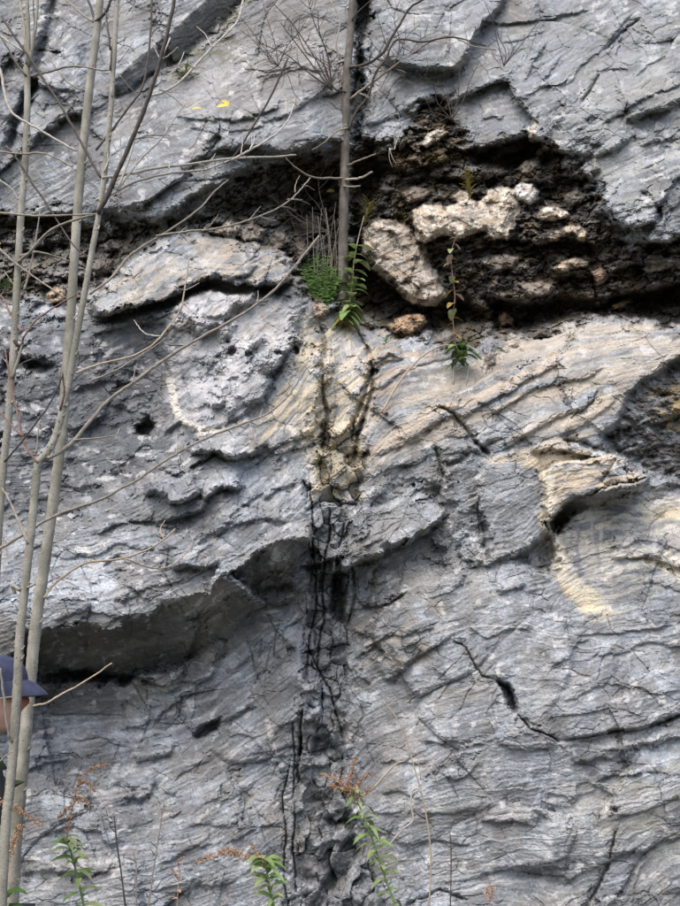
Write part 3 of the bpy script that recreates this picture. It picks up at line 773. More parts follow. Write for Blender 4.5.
for k_, (nm, lb, pts, th_, rgb, off) in enumerate(BOULDERS):
    w = window(pts, 10)
    sd = poly_sd(X[w] + .8 * WXo[w], Y[w] + .8 * WYo[w], pts)
    c_ = np.mean(np.array(pts, float), 0)
    i_ = int(np.searchsorted(xs, c_[0])); j_ = int(np.searchsorted(ys, c_[1]))
    h0 = float(np.median(H[j_ - 6:j_ + 7, i_ - 6:i_ + 7])) + off
    R_ = max(2.0, float(sd.max()))
    t_ = np.clip(sd / R_, 0, 1)
    vdx, vdy, va, vb, vc, ve = voronoi(X[w] / (R_ * 1.1) + k_ * .7, Y[w] / (R_ * .9) + k_ * .3, 60 + k_)
    dome = h0 + th_ * (np.minimum(t_ * 3.6, 1) * .72 + .16 * np.sqrt(np.clip(1 - (1 - t_) ** 2, 0, 1)) + .55 * (va - .5) * vdx + .6 * (vb - .4) * vdy + .25 * (vc - .5)) - .05 * th_ * (Y[w] - c_[1]) / 10 + .4 * DETAIL[w] + .012 * fbm(X[w] / 9, Y[w] / 7, 3, 900 + k_)
    inn = smooth(-.8, 1.0, sd)
    H[w] = H[w] * (1 - inn) + np.maximum(dome, H[w]) * inn
    bmask[w] = np.maximum(bmask[w], inn)
SEAM_ST = [(303, 470), (312, 440), (322, 424), (352, 424), (370, 440), (364, 480), (352, 520), (347, 560), (341, 600), (348, 640), (352, 690), (346, 740), (352, 800), (370, 860), (392, 940),
    (292, 940), (297, 860), (300, 790), (300, 730), (302, 680), (306, 620), (310, 560), (306, 520)]
sm = mask(SEAM_ST, 2)
lowr = smooth(670, 720, Y)
su = (X + 7 * fbm(X / 24, Y / 30, 2, 741) + .10 * (Y - 700) * lowr) / 14.5; sv = (Y + 5 * fbm(X / 18, Y / 18, 2, 746)) / 18.0
sv = np.where(Y > 690, 690 / 18.0 + (sv - 690 / 18.0) * .5, sv)
sdx, sdy, sa_, sb_, sc_, se_ = voronoi(su, sv, 47, .75)
seam_cell = np.floor(sa_ * 997).astype(np.int32) * 1000 + np.floor(sb_ * 997).astype(np.int32)
H = H + sm * (.15 * (sc_ - .5) + .13 * (sa_ - .5) * sdx + .15 * (sb_ - .62) * sdy - .045 * np.exp(-(se_ / .06) ** 2) * (1 - lowr * (1 - smooth(-.15, .3, fbm(X / 13, Y / 13, 3, 749)))) - .03 * (1 - lowr))
H = H + sm * lowr * (.05 * (sa_ - .5) + .10 * (sc_ - .5) * sdx + .035 * fbm(X / 16, Y / 22, 3, 751))
H, cc5 = chip(H, 7, 1.6, 20, 39, .85, .0010, .003, .35 * rough)
H, cc4 = chip(H, 3.4, 1.6, 15, 37, .8, .0020, .003, .20 * rough)
H = H + .0042 * rough * fbm(T / 30, S / 3.5, 3, 141) + .0012 * perlin(X / 2.2, Y / 2.2, 151)
# clods, roots and broken bits in the crevice
dx, dy, a, b, c, e = voronoi(T / 16 + .4 * fbm(X / 12, Y / 12, 2, 161), S / 9 + .4 * fbm(X / 12, Y / 12, 2, 162), 44)
loose = soil * (1 - bmask)
H = H + loose * (.07 * (c - .5) + .05 * (a - .5) * dx + .07 * (b - .4) * dy - .03 * np.exp(-(e / .08) ** 2))
dx, dy, a, b, c, e = voronoi(T / 6.5 + .4 * fbm(X / 6, Y / 6, 2, 163), S / 4 + .4 * fbm(X / 6, Y / 6, 2, 164), 46)
H = H + loose * (.03 * (c - .5) + .03 * (b - .4) * dy) + loose * .035 * fbm(X / 9, Y / 6, 4, 165)
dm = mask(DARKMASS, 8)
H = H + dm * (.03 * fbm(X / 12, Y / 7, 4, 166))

# ---- colour of the stone itself (albedo)
def tint(c, rgb, m):
    return c * (1 - m[..., None]) + np.asarray(rgb, np.float32) * m[..., None]


lam1 = fbm(T / 70, S / 5.5, 4, 201)
lam2 = fbm(T / 30, S / 2.4, 3, 211)
blot = fbm(X / 55, Y / 55, 4, 221)
C = np.ones(X.shape + (3,), np.float32) * np.array((.232, .254, .278), np.float32)
C = C * (1.06 + .36 * lam1 + .28 * lam2 + .34 * blot)[..., None]
C = C * (1 + .20 * (cc2 - .5) + .22 * (cc3 - .5) + .22 * (cc4 - .5) + .24 * (cc1 - .5) + .22 * (cc0 - .5))[..., None]
speck = fbm(X / 3.2, Y / 3.2, 3, 801)
C = C * (1 + .26 * speck + .15 * perlin(X / 1.7, Y / 1.7, 805))[..., None]
# painted shade under the overhang, darker limestone below it and left, tan weathering
OVERHANG_SHADE = [(-60, 606), (0, 612), (40, 624), (100, 622), (160, 602), (214, 584), (230, 566), (262, 545), (285, 533), (312, 530), (312, 560), (298, 602), (266, 616), (205, 674), (150, 690), (130, 708), (60, 716), (-60, 714)]
C = tint(C, (.12, .118, .115), .85 * mask(OVERHANG_SHADE, 5) * (.8 + .35 * np.clip(fbm(X / 7, Y / 5, 4, 233), -1, .57)))
C = tint(C, (.36, .345, .31), .28 * smooth(.15, .6, fbm(X / 80, Y / 80, 4, 241)))
C = tint(C, (.21, .20, .18), .5 * smooth(.1, .5, fbm(X / 35, Y / 35, 4, 251)))
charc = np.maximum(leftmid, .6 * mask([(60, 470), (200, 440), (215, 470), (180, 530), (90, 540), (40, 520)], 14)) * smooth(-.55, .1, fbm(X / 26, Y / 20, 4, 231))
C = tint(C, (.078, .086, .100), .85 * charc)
C = tint(C, (.12, .12, .125), .5 * smooth(.12, .4, fbm(X / 60, Y / 40, 4, 239)))
C = tint(C, (.17, .17, .160), .5 * blocky * smooth(-.4, .2, fbm(X / 24, Y / 18, 4, 237)))
brownup = mask([(170, 40), (260, -20), (350, -20), (350, 110), (260, 120), (180, 110)], 25)
C = tint(C, (.27, .25, .235), .5 * brownup)
lav = mask(SMOOTH_UR, 10) * smooth(-.05, .1, fbm(X / 45, Y / 38, 4, 261))
C = tint(C, (.27, .28, .315), .65 * lav)
grn = mask([(560, 100), (620, 60), (700, 60), (700, 250), (620, 240), (600, 200), (600, 160)], 15)
C = tint(C, (.28, .29, .275), .55 * grn * smooth(-.4, .4, lam1))
# cream calcite and iron staining
def streak(lo, hi, a, b, seed):
    return smooth(lo, hi, fbm(T / a, S / b, 4, seed))


CREAM = [
    ([(350, 446), (378, 408), (420, 398), (450, 372), (500, 348), (560, 326), (610, 316), (700, 322), (700, 352), (650, 372), (624, 402), (606, 430), (610, 452), (540, 452), (500, 440), (440, 436), (372, 472)], .85, (.42, .375, .315), 150, 15, -.35, .25),
    ([(520, 345), (600, 316), (700, 322), (700, 350), (640, 360), (560, 380)], .5, (.47, .44, .385), 150, 14, -.3, .2),
    ([(300, 318), (345, 318), (372, 345), (376, 380), (366, 430), (362, 500), (316, 500), (306, 450), (286, 430), (250, 446), (280, 400), (300, 360)], .85, (.56, .49, .36), 40, 8, -.35, .2),
    ([(486, 462), (500, 452), (545, 447), (606, 452), (645, 476), (575, 500), (556, 530), (545, 500), (542, 468), (520, 470)], .75, (.55, .46, .34), 40, 8, -.5, .1),
    ([(545, 470), (556, 475), (553, 520), (556, 556), (572, 580), (600, 596), (618, 612), (590, 615), (562, 592), (546, 556), (543, 510)], .95, (.62, .55, .39), 30, 8, -.8, .0),
    ([(556, 530), (590, 505), (640, 490), (700, 484), (700, 590), (650, 580), (610, 600), (575, 585), (558, 560)], .55, (.53, .50, .44), 50, 7, -.3, .2),
    ([(166, 330), (178, 300), (235, 290), (305, 305), (290, 350), (230, 345), (180, 350)], .5, (.50, .46, .39), 40, 10, -.2, .4),
    ([(355, 340), (378, 322), (440, 345), (420, 372), (380, 400), (366, 380)], .7, (.42, .34, .26), 40, 8, -.3, .3),
    ([(88, 300), (134, 252), (180, 232), (240, 240), (292, 262), (292, 288), (200, 290), (100, 318)], .55, (.42, .36, .28), 40, 9, -.1, .4),
    ([(330, 600), (350, 620), (440, 600), (450, 640), (400, 680), (360, 680)], .4, (.36, .31, .25), 40, 10, 0, .5),
    ([(590, 790), (640, 770), (700, 760), (700, 870), (620, 850), (560, 830)], .45, (.34, .34, .28), 40, 10, -.1, .5),
    ([(150, 760), (260, 740), (290, 800), (200, 830)], .35, (.36, .34, .29), 50, 12, 0, .5),
]
for k, (pts, a, rgb, ta, sb, lo, hi) in enumerate(CREAM):
    C = tint(C, rgb, a * mask(pts, 7, 1.6) * streak(lo, hi, ta, sb, 300 + 7 * k))
# folded banding in the marble
def bands(pts, field, wl, dark, light, a, soft=5, seed=0):
    global C
    m = mask(pts, soft)
    q = field / wl + .5 * fbm(X / 30, Y / 30, 3, 400 + seed)
    q = q + .35 * fbm(X / 9, Y / 9, 2, 415 + seed)
    v = .5 + .75 * perlin(q * 1.7, X / 60, 410 + seed) + .28 * fbm(X / 12, Y / 12, 3, 420 + seed)
    v = smooth(.2, .8, v)
    C = tint(tint(C, light, a * m * v), dark, a * m * (1 - v))


r1 = np.hypot((X - 492) / 1.0, (Y - 578) / 1.25)
r2 = Y + .35 * (X - 640) + 9 * np.sin((X - 600) / 17) + 16 * np.exp(-((X - 612) / 20) ** 2)
r3 = np.hypot((X - 575) / .8, (Y - 560) / 1.9)
r4 = Y + .25 * X + 12 * np.sin((X + .5 * Y) / 28)
bands([(150, 416), (184, 405), (192, 430), (180, 440), (160, 436)], X * .9 + Y * .45, 6, (.13, .135, .15), (.28, .28, .29), .6, 3, 5)
bands([(264, 440), (300, 418), (318, 440), (312, 470), (296, 462)], Y + 1.1 * X * .5 + 8 * np.sin(X / 9), 11, (.20, .21, .225), (.52, .48, .40), .7, 3, 6)
# foliation drawn as flow lines between two traced edges
def flow(A, B, n, palette, seed, alpha=.6, wmul=.55, wob=3.0):
    global C, H
    r = random.Random(seed)
    A = np.asarray(A, float); B = np.asarray(B, float)
    def resamp(P, m=9):
        l = np.concatenate([[0], np.cumsum(np.hypot(*(P[1:] - P[:-1]).T))]); u = np.linspace(0, l[-1], m)
        return np.stack([np.interp(u, l, P[:, 0]), np.interp(u, l, P[:, 1])], -1)
    A = resamp(A); B = resamp(B)
    gap = np.mean(np.hypot(*(B - A).T)) / n
    wobx = wob * fbm(X / 26, Y / 26, 2, seed + 5)
    for k in range(n):
        f = (k + r.uniform(-.4, .4)) / max(1, n - 1)
        P = A * (1 - f) + B * f
        t0, t1 = sorted((r.uniform(-.3, 1.0), r.uniform(0, 1.3)))
        if t1 - t0 < .25: t1 = t0 + .35
        hw = gap * wmul * r.uniform(.35, 1.1)
        w = window(P, hw + 12)
        d, _, par = seg_dist(X[w] + wobx[w], Y[w] + wobx[w], P)
        d = d + .45 * hw * fbm(X[w] / 7, Y[w] / 5, 3, seed + 9)
        m_ = alpha * r.uniform(.5, 1) * smooth(hw * 1.1, hw * .5, d) * smooth(t0 - .06, t0 + .1, par) * smooth(t1 + .06, t1 - .1, par) * (1 - soil[w])
        C[w] = tint(C[w], np.asarray(r.choice(palette)), m_)
        H[w] = H[w] + r.uniform(-.006, .008) * m_


GREY = [(.355, .372, .392), (.29, .31, .34), (.42, .425, .435), (.16, .18, .198), (.132, .145, .16), (.19, .21, .235), (.50, .505, .51)]
CRM = [(.49, .44, .37), (.42, .36, .29), (.54, .50, .44), (.26, .265, .275), (.33, .29, .24), (.20, .21, .23), (.46, .40, .33)]
GRN = [(.29, .31, .305), (.25, .27, .27), (.19, .205, .215), (.35, .36, .345), (.23, .245, .275), (.15, .16, .17)]
flow([(376, 404), (450, 368), (530, 336), (600, 316), (700, 320)], [(366, 474), (440, 440), (500, 432), (560, 404), (620, 372), (700, 346)], 30, CRM, 3, .65)
flow([(470, 62), (540, 20), (620, -20)], [(545, 150), (610, 140), (660, 128), (700, 108)], 34, GRN, 4, .6)
flow([(560, 20), (640, -10), (700, -40)], [(610, 240), (650, 236), (700, 215)], 40, GRN, 5, .55)
flow([(392, 640), (480, 610), (560, 625), (620, 640), (700, 622)], [(400, 910), (480, 890), (560, 880), (640, 862), (700, 838)], 70, GREY, 6, .5)
flow([(350, 600), (400, 570), (470, 560), (540, 575)], [(390, 690), (440, 650), (500, 640), (560, 650)], 22, GREY, 7, .45)
flow([(24, 700), (120, 700), (200, 684), (258, 634), (304, 604)], [(20, 920), (120, 905), (200, 895), (292, 860)], 60, GREY, 8, .5)
flow([(0, 60), (100, 36), (200, -10)], [(40, 206), (150, 206), (240, 172), (340, 136)], 40, GREY, 9, .45)
flow([(200, 100), (280, 70), (350, 40)], [(210, 150), (280, 142), (344, 130)], 16, GREY, 10, .5)
flow([(360, 20), (420, -10), (480, -20)], [(372, 136), (420, 96), (460, 80)], 22, GREY, 11, .45)
flow([(20, 500), (100, 506), (200, 462), (300, 430)], [(10, 632), (100, 618), (170, 594), (220, 568), (304, 532)], 44, GREY, 12, .5)
flow([(0, 325), (80, 325), (160, 312)], [(0, 500), (80, 490), (170, 440)], 30, [(.30, .31, .33), (.07, .075, .085), (.05, .055, .065), (.16, .17, .185), (.11, .12, .13)], 13, .55)
flow([(170, 360), (220, 320), (300, 300)], [(190, 436), (240, 418), (290, 372)], 26, [(.55, .55, .55), (.5, .48, .44), (.3, .31, .33), (.62, .61, .58), (.38, .39, .41), (.22, .23, .25)], 14, .6)
flow([(300, 322), (308, 370), (296, 420), (310, 470)], [(372, 350), (374, 390), (362, 440), (356, 490)], 18, CRM + [(.62, .57, .45), (.58, .52, .38)], 15, .65)
flow([(478, 540), (486, 490), (520, 466), (546, 470), (550, 510)], [(492, 566), (502, 540), (516, 530), (530, 535), (536, 545)], 12, GREY[:6], 16, .8, .7)
flow([(600, 512), (625, 500), (650, 503), (675, 494), (700, 496)], [(604, 584), (626, 566), (650, 574), (675, 584), (700, 606)], 15, [(.62, .60, .55), (.56, .50, .40), (.30, .30, .31), (.40, .39, .37), (.66, .64, .6), (.24, .24, .25)], 17, 1.0, .85, 4)
flow([(500, 596), (556, 602), (596, 618), (640, 604), (700, 586)], [(500, 640), (560, 650), (610, 652), (650, 646), (700, 640)], 14, GREY, 18, .65)
flow([(566, 522), (566, 548), (572, 574), (590, 590)], [(604, 512), (600, 540), (602, 566), (610, 590)], 9, [(.20, .21, .24), (.16, .17, .2), (.46, .45, .42), (.36, .36, .36), (.58, .56, .5)], 19, .95, .8)
flow([(92, 300), (130, 266), (180, 240), (240, 246)], [(110, 316), (160, 300), (220, 284), (290, 282)], 14, [(.46, .41, .33), (.36, .34, .3), (.26, .26, .25), (.5, .47, .41)], 20, .55)
# bold cream hook of the fold and pale swirls
for pts, hw, a, rgb in (([(548, 462), (551, 490), (549, 520), (553, 545), (556, 562), (566, 578), (580, 590), (596, 598), (612, 612)], 8.5, .9, (.55, .51, .41)), ([(551, 490), (550, 530), (560, 570), (584, 594)], 4.5, .9, (.62, .59, .52)),
        ([(504, 456), (540, 462), (580, 462), (600, 458)], 6, .6, (.60, .52, .38)), ([(548, 470), (570, 474), (596, 464)], 5, .5, (.62, .58, .5)), ([(600, 596), (616, 612), (636, 604), (660, 590), (690, 580)], 4, .5, (.5, .5, .46)),
        ([(640, 508), (660, 514), (690, 512)], 7, .6, (.58, .52, .36)), ([(600, 566), (616, 560), (640, 548), (668, 556), (690, 566)], 3.5, .9, (.64, .61, .54)), ([(600, 580), (612, 574), (640, 562), (664, 570), (690, 582)], 3, .8, (.62, .6, .54)), ([(604, 572), (628, 562), (650, 556), (674, 566), (690, 574)], 2.2, .8, (.2, .2, .21)), ([(606, 552), (632, 543), (664, 547), (690, 556)], 2.2, .8, (.22, .22, .23)), ([(606, 590), (636, 574), (662, 580), (690, 594)], 2.5, .75, (.2, .205, .22)),
        ([(612, 540), (634, 532), (664, 536), (690, 542)], 3, .5, (.57, .54, .47)), ([(330, 366), (322, 400), (312, 430), (316, 460), (326, 490)], 7, .65, (.58, .52, .38)), ([(352, 372), (344, 410), (334, 440), (340, 480)], 6, .55, (.60, .56, .46)),
        ([(370, 366), (364, 400), (352, 440), (356, 478)], 5, .6, (.56, .50, .37)), ([(340, 345), (352, 360), (366, 372)], 5, .5, (.6, .57, .5)), ([(300, 330), (312, 352), (308, 380), (292, 402)], 5, .5, (.52, .47, .37)),
        ([(380, 400), (420, 385), (470, 362), (530, 338), (590, 322)], 4, .5, (.56, .5, .41)), ([(400, 424), (440, 412), (490, 392), (540, 366), (600, 344), (660, 332)], 5, .55, (.58, .49, .38)), ([(368, 452), (400, 432), (430, 424)], 6, .5, (.56, .46, .34)), ([(560, 400), (600, 378), (640, 350), (690, 336)], 5, .5, (.56, .52, .44)),
        ([(560, 424), (590, 418), (612, 396)], 8, .55, (.56, .49, .38))):
    w = window(pts, hw * 2 + 12)
    d, _, par = seg_dist(XW[w], YW[w], pts)
    d = d + 2.5 * fbm(X[w] / 10, Y[w] / 10, 3, 851)
    C[w] = tint(C[w], np.asarray(rgb), a * smooth(hw * 1.15, hw * .45, d) * smooth(0, .1, par) * smooth(1, .9, par) * (.75 + .4 * np.clip(lam2[w], -1, 1)))
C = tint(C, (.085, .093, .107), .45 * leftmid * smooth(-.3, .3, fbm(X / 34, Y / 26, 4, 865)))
# paler crumpled block
bk = mask(BLOCK, 5)
C = tint(C, (.46, .46, .475), .75 * bk * smooth(-.5, .3, fbm(X / 22, Y / 22, 4, 861)))
# white veins and flakes
for k, (pts, hw, a) in enumerate(((
        [(168, 368), (170, 384), (176, 400), (178, 416), (186, 424), (204, 430), (226, 426)], 4.5, .85), ([(190, 436), (226, 428), (258, 420), (290, 405)], 3, .6),
        ([(272, 430), (290, 426), (300, 436), (306, 452), (312, 462)], 3, .7), ([(300, 440), (310, 462), (316, 480), (322, 490)], 5, .6), ([(76, 540), (88, 548), (92, 566), (100, 556)], 4, .5),
        ([(262, 716), (270, 738), (274, 752)], 4, .5), ([(320, 350), (330, 366), (350, 376), (362, 388)], 4, .4), ([(534, 84), (538, 96), (552, 86)], 3, .4), ([(600, 820), (622, 770), (640, 765)], 5, .3))):
    w = window(pts, 14)
    d, _, par = seg_dist(XW[w], YW[w], pts)
    C[w] = tint(C[w], (.62, .59, .53), a * smooth(hw, hw * .4, d) * smooth(0, .15, par) * smooth(1, .85, par))
fl = smooth(.36, .44, fbm(T / 13, S / 7, 5, 234)) * smooth(-.1, .25, fbm(X / 45, Y / 45, 2, 236))
C = tint(C, (.55, .555, .56), .6 * fl * (1 - soil))
fl2 = smooth(.30, .36, fbm(T / 40, S / 16, 5, 238)) * smooth(-.1, .3, fbm(X / 90, Y / 90, 2, 242))
C = tint(C, (.40, .405, .41), .3 * fl2 * (1 - soil))
vein = np.exp(-(fbm(X / 40, Y / 40, 3, 246) / .012) ** 2) * smooth(.1, .4, fbm(X / 60, Y / 60, 2, 249))
C = tint(C, (.5, .5, .5), .5 * vein * (1 - soil))
for k_, (sc_x, sc_y, ang_) in enumerate(((95, 46, 24), (52, 24, 16), (70, 30, -38))):
    ca, sa = math.cos(math.radians(ang_)), math.sin(math.radians(ang_))
    ux = X * ca - Y * sa; uy = X * sa + Y * ca
    *_, e_ = voronoi((ux + 5 * fbm(X / 30, Y / 30, 2, 870 + k_)) / sc_x, (uy + 5 * fbm(X / 30, Y / 30, 2, 875 + k_)) / sc_y, 70 + k_)
    hl = np.exp(-(e_ / (.55 / sc_y)) ** 2) * smooth(.2, .45, fbm(X / 70, Y / 70, 2, 880 + k_)) * (1 - soil) * (1 - bmask)
    C = tint(C, (.06, .06, .06), .35 * hl)
    H = H - .008 * hl
dk = smooth(.35, .7, fbm(T / 24, S / 6, 4, 256))
C = tint(C, (.13, .125, .12), .45 * dk * (1 - soil))
# black humus, roots and rust in the crevice
sn = fbm(T / 22, S / 7, 4, 271)
Cs = np.array((.085, .077, .070), np.float32) * (1 + .7 * sn)[..., None]
Cs = tint(Cs, (.26, .25, .235), .8 * smooth(.05, .5, fbm(T / 26, S / 8, 4, 276)))
Cs = tint(Cs, (.15, .10, .05), .5 * smooth(.25, .6, fbm(X / 26, Y / 20, 4, 281)))
Cs = tint(Cs, (.19, .19, .185), .55 * smooth(330, 200, X))
Cs = tint(Cs, (.10, .085, .04), .5 * smooth(.1, .5, fbm(X / 34, Y / 26, 3, 283)))
och = mask([(378, 165), (400, 150), (428, 118), (440, 98), (462, 118), (468, 140), (440, 160), (410, 172)], 8)
Cs = tint(Cs, (.15, .105, .05), .7 * och * smooth(-.3, .3, sn))
C = C * (1 - soil[..., None]) + np.maximum(Cs, .012) * soil[..., None]
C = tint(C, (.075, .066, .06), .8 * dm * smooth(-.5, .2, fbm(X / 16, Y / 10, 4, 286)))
C = tint(C, (.36, .28, .13), .7 * mask([(655, 392), (675, 384), (700, 380), (700, 440), (668, 430)], 8) * smooth(-.3, .2, fbm(X / 12, Y / 12, 3, 287)))
C = tint(C, (.15, .15, .148), .35 * seamm * smooth(-.3, .4, fbm(X / 14, Y / 22, 4, 291)) * smooth(480, 520, Y))
C = tint(C, (.27, .23, .14), .4 * mask([(318, 440), (362, 440), (360, 500), (316, 502)], 6))
moss = mask([(165, 55), (205, 30), (240, -5), (262, -10), (235, 50), (200, 70), (168, 82)], 10)
C = tint(C, (.12, .12, .05), .6 * moss * smooth(.0, .4, fbm(X / 18, Y / 10, 4, 296)))
for k_, (nm, lb, pts, th_, rgb, off) in enumerate(BOULDERS):
    w = window(pts, 10)
    sd = poly_sd(X[w] + .8 * WXo[w], Y[w] + .8 * WYo[w], pts)
    f1 = fbm(X[w] / 8, Y[w] / 6, 4, 930 + k_); f2 = fbm(X[w] / 13, Y[w] / 9, 4, 960 + k_); f3 = fbm(X[w] / 3, Y[w] / 3, 2, 990 + k_)
    cb = np.asarray(rgb, np.float32)[None, None] * (1 + .35 * f1 + .35 * f3)[..., None]
    cb = tint(cb, np.asarray(rgb) * np.array((.74, .63, .52)), .7 * smooth(.05, .45, f2))
    cb = tint(cb, (.06, .052, .045), .8 * smooth(.25, .5, fbm(X[w] / 10, Y[w] / 7, 4, 1010 + k_)))
    C[w] = tint(C[w], 0, 0 * f1) * (1 - smooth(-1, 1.4, sd))[..., None] + cb * smooth(-1, 1.4, sd)[..., None]
C = np.clip(C, .012, .72)

# ---- build: one mesh for the face, one for every slab and block that can be told apart
v = (453.0 - Y) / FPX
dyr = CP - v * SP
dzr = SP + v * CP
# mean face: leans back a little
LEAN = 0.16
t0 = (5.25 + LEAN * 0) / (dyr - LEAN * dzr)
Yb = t0 * dyr
Yd = Yb - H * 1.15
tt = Yd / dyr
VX = (X - 340.0) / FPX * tt
VZ = CAM[2] + dzr * tt
V = np.stack([VX, Yd, VZ], -1).reshape(-1, 3).astype(np.float32)
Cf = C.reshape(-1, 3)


def depth_at(px, py, off=0.0):
    i = int(np.clip(np.searchsorted(xs, px), 0, NX - 1)); j = int(np.clip(np.searchsorted(ys, py), 0, NY - 1))
    return float(Yd[j, i]) - off


M_ROCK = mat_rock('weathered_limestone')
PIECES = [
    ('rock_slab', 'pale tan slab lying under the black crevice', SLAB_UL), ('rock_slab', 'small rounded lobe on the pale slab', LOBE_UL),
    ('rock_slab', 'grey domed slab with an open gap beneath', DOME), ('rock_block', 'wedge block with a flat brown underside', WEDGE + WEDGE_UNDER[::-1][1:-1]),
    ('rock_slab', 'thin lens shaped flake of cream rock', LENS), ('rock_block', 'block with folded grey banding', FOLD),
    ('rock_slab', 'pale green grey slab hanging over the crevice', SLAB_Q), ('rock_block', 'dark overhanging block beside the seam', U2),
    ('rock_slab', 'crumpled grey white block with cream stains', [(165, 432), (168, 380), (164, 345), (178, 305), (235, 292), (300, 306), (298, 322), (292, 344), (282, 366), (270, 384), (262, 402), (235, 420), (200, 432), (180, 425)]),
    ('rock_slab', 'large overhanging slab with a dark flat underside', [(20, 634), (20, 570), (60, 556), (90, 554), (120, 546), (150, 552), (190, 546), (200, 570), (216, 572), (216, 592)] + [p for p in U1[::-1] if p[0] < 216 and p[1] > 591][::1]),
    ('rock_slab', 'tilted cream and grey sheet under the crevice', [(480, 420), (530, 372), (560, 330), (600, 318), (690, 322), (660, 368), (642, 384), (610, 366), (580, 378), (540, 386), (510, 404)]),
    ('rock_slab', 'smooth lavender grey slab of the upper wall', [(470, 58), (500, 40), (545, 28), (590, 60), (580, 84), (556, 92), (540, 110), (524, 121), (502, 138), (480, 144), (470, 120), (480, 90)]),
    ('rock_slab', 'grey slab above the dark notch', [(378, 60), (384, 20), (420, -10), (496, 6), (480, 28), (468, 50), (456, 62), (430, 66), (400, 64)]),
    ('rock_slab', 'smooth grey slab bounded by the open crack', [(414, 654), (450, 640), (466, 648), (482, 676), (497, 678), (508, 686), (518, 712), (530, 728), (560, 743), (500, 746), (462, 740), (440, 742), (418, 738), (390, 720), (388, 680)]),
    ('rock_slab', 'layered grey slab above the long joint', [(518, 700), (540, 680), (590, 690), (620, 680), (648, 690), (690, 692), (690, 712), (650, 724), (618, 730), (590, 736), (562, 742), (540, 732)]),
    ('rock_block', 'rounded grey block with cream corner', [(356, 655), (358, 636), (372, 622), (400, 618), (416, 632), (410, 650), (388, 664), (370, 662)]),
    ('rock_slab', 'grey shelf under the domed slab', [(345, 600), (350, 578), (380, 562), (420, 545), (440, 556), (430, 580), (404, 596), (380, 606), (350, 612)]),
    ('rock_block', 'smooth bedded block at the foot of the face', [(40, 832), (70, 826), (100, 832), (112, 850), (104, 870), (80, 872), (50, 868), (28, 866)]),
    ('rock_block', 'small squared block under the overhang', [(122, 712), (130, 706), (147, 712), (147, 730), (134, 728), (122, 728)]),
    ('rock_block', 'stepped block under the overhang', [(138, 758), (142, 742), (152, 732), (168, 728), (172, 742), (165, 752), (150, 757)]),
    ('rock_block', 'rounded boss of rock above the pocket', [(118, 798), (112, 782), (124, 772), (146, 774), (154, 782), (148, 794), (136, 803)]),
    ('rock_slab', 'projecting tongue above the dark notch ledge', [(143, 494), (150, 470), (184, 456), (215, 450), (206, 470), (204, 486), (188, 494), (170, 500), (156, 489)]),
    ('rock_slab', 'second tongue of stepped grey rock', [(156, 520), (170, 503), (200, 490), (224, 484), (206, 498), (196, 508), (176, 514)]),
    ('rock_block', 'rounded block below the wall in the steep gully', [(30, 146), (28, 120), (50, 92), (78, 92), (92, 108), (76, 112), (60, 120), (44, 130)]),
    ('rock_slab', 'grey slab above the short pocket', [(480, 818), (478, 790), (510, 780), (530, 800), (531, 823), (516, 820), (500, 822)]),
] + [('rock_block', None, p) for p, _ in BLOCKS_MID] + [(b_[0], b_[1], b_[2]) for b_ in BOULDERS]
cxm = (XW[:-1, :-1] + XW[1:, 1:]) / 2; cym = (YW[:-1, :-1] + YW[1:, 1:]) / 2
region = np.zeros((NY - 1, NX - 1), np.int16)
for k, (nm, lb, pts) in enumerate(PIECES):
    w = window(pts, 12)
    w = (slice(w[0].start, min(w[0].stop, NY - 1)), slice(w[1].start, min(w[1].stop, NX - 1)))
    if nm in ('boulder', 'stone'):
        ins = poly_sd(.2 * X[w] + .8 * XW[w], .2 * Y[w] + .8 * YW[w], pts) > 0
    else:
        ins = poly_sd(cxm[w], cym[w], pts) > 0
    region[w] = np.where(ins, k + 1, region[w])
sel = (sm[:-1, :-1] > .6) & (region == 0) & (se_[:-1, :-1] > .05)
ids_, cnt_ = np.unique(seam_cell[:-1, :-1][sel], return_counts=True)
for cid in ids_[(cnt_ > 60)]:
    PIECES.append(('stone', None, None))
    region[sel & (seam_cell[:-1, :-1] == cid)] = len(PIECES)
vid = np.arange(NX * NY, dtype=np.int32).reshape(NY, NX)
quads = np.stack([vid[:-1, :-1], vid[1:, :-1], vid[1:, 1:], vid[:-1, 1:]], -1)
cliff = None
for k in range(len(PIECES) + 1):
    q = quads[region == k].reshape(-1, 4)
    if len(q) == 0: continue
    used = np.unique(q)
    remap = np.zeros(NX * NY, np.int32); remap[used] = np.arange(len(used))
    nm = 'cliff' if k == 0 else PIECES[k - 1][0]
    me = mesh_np(nm, V[used], remap[q], False)
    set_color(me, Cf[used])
    o = link_mesh(nm, me, M_ROCK, cliff)
    if k == 0:
        cliff = tag(o, 'tall face of folded grey limestone with cream bands and black crevice', 'cliff', kind='structure')
    elif PIECES[k - 1][1]:
        o['label'] = PIECES[k - 1][1]
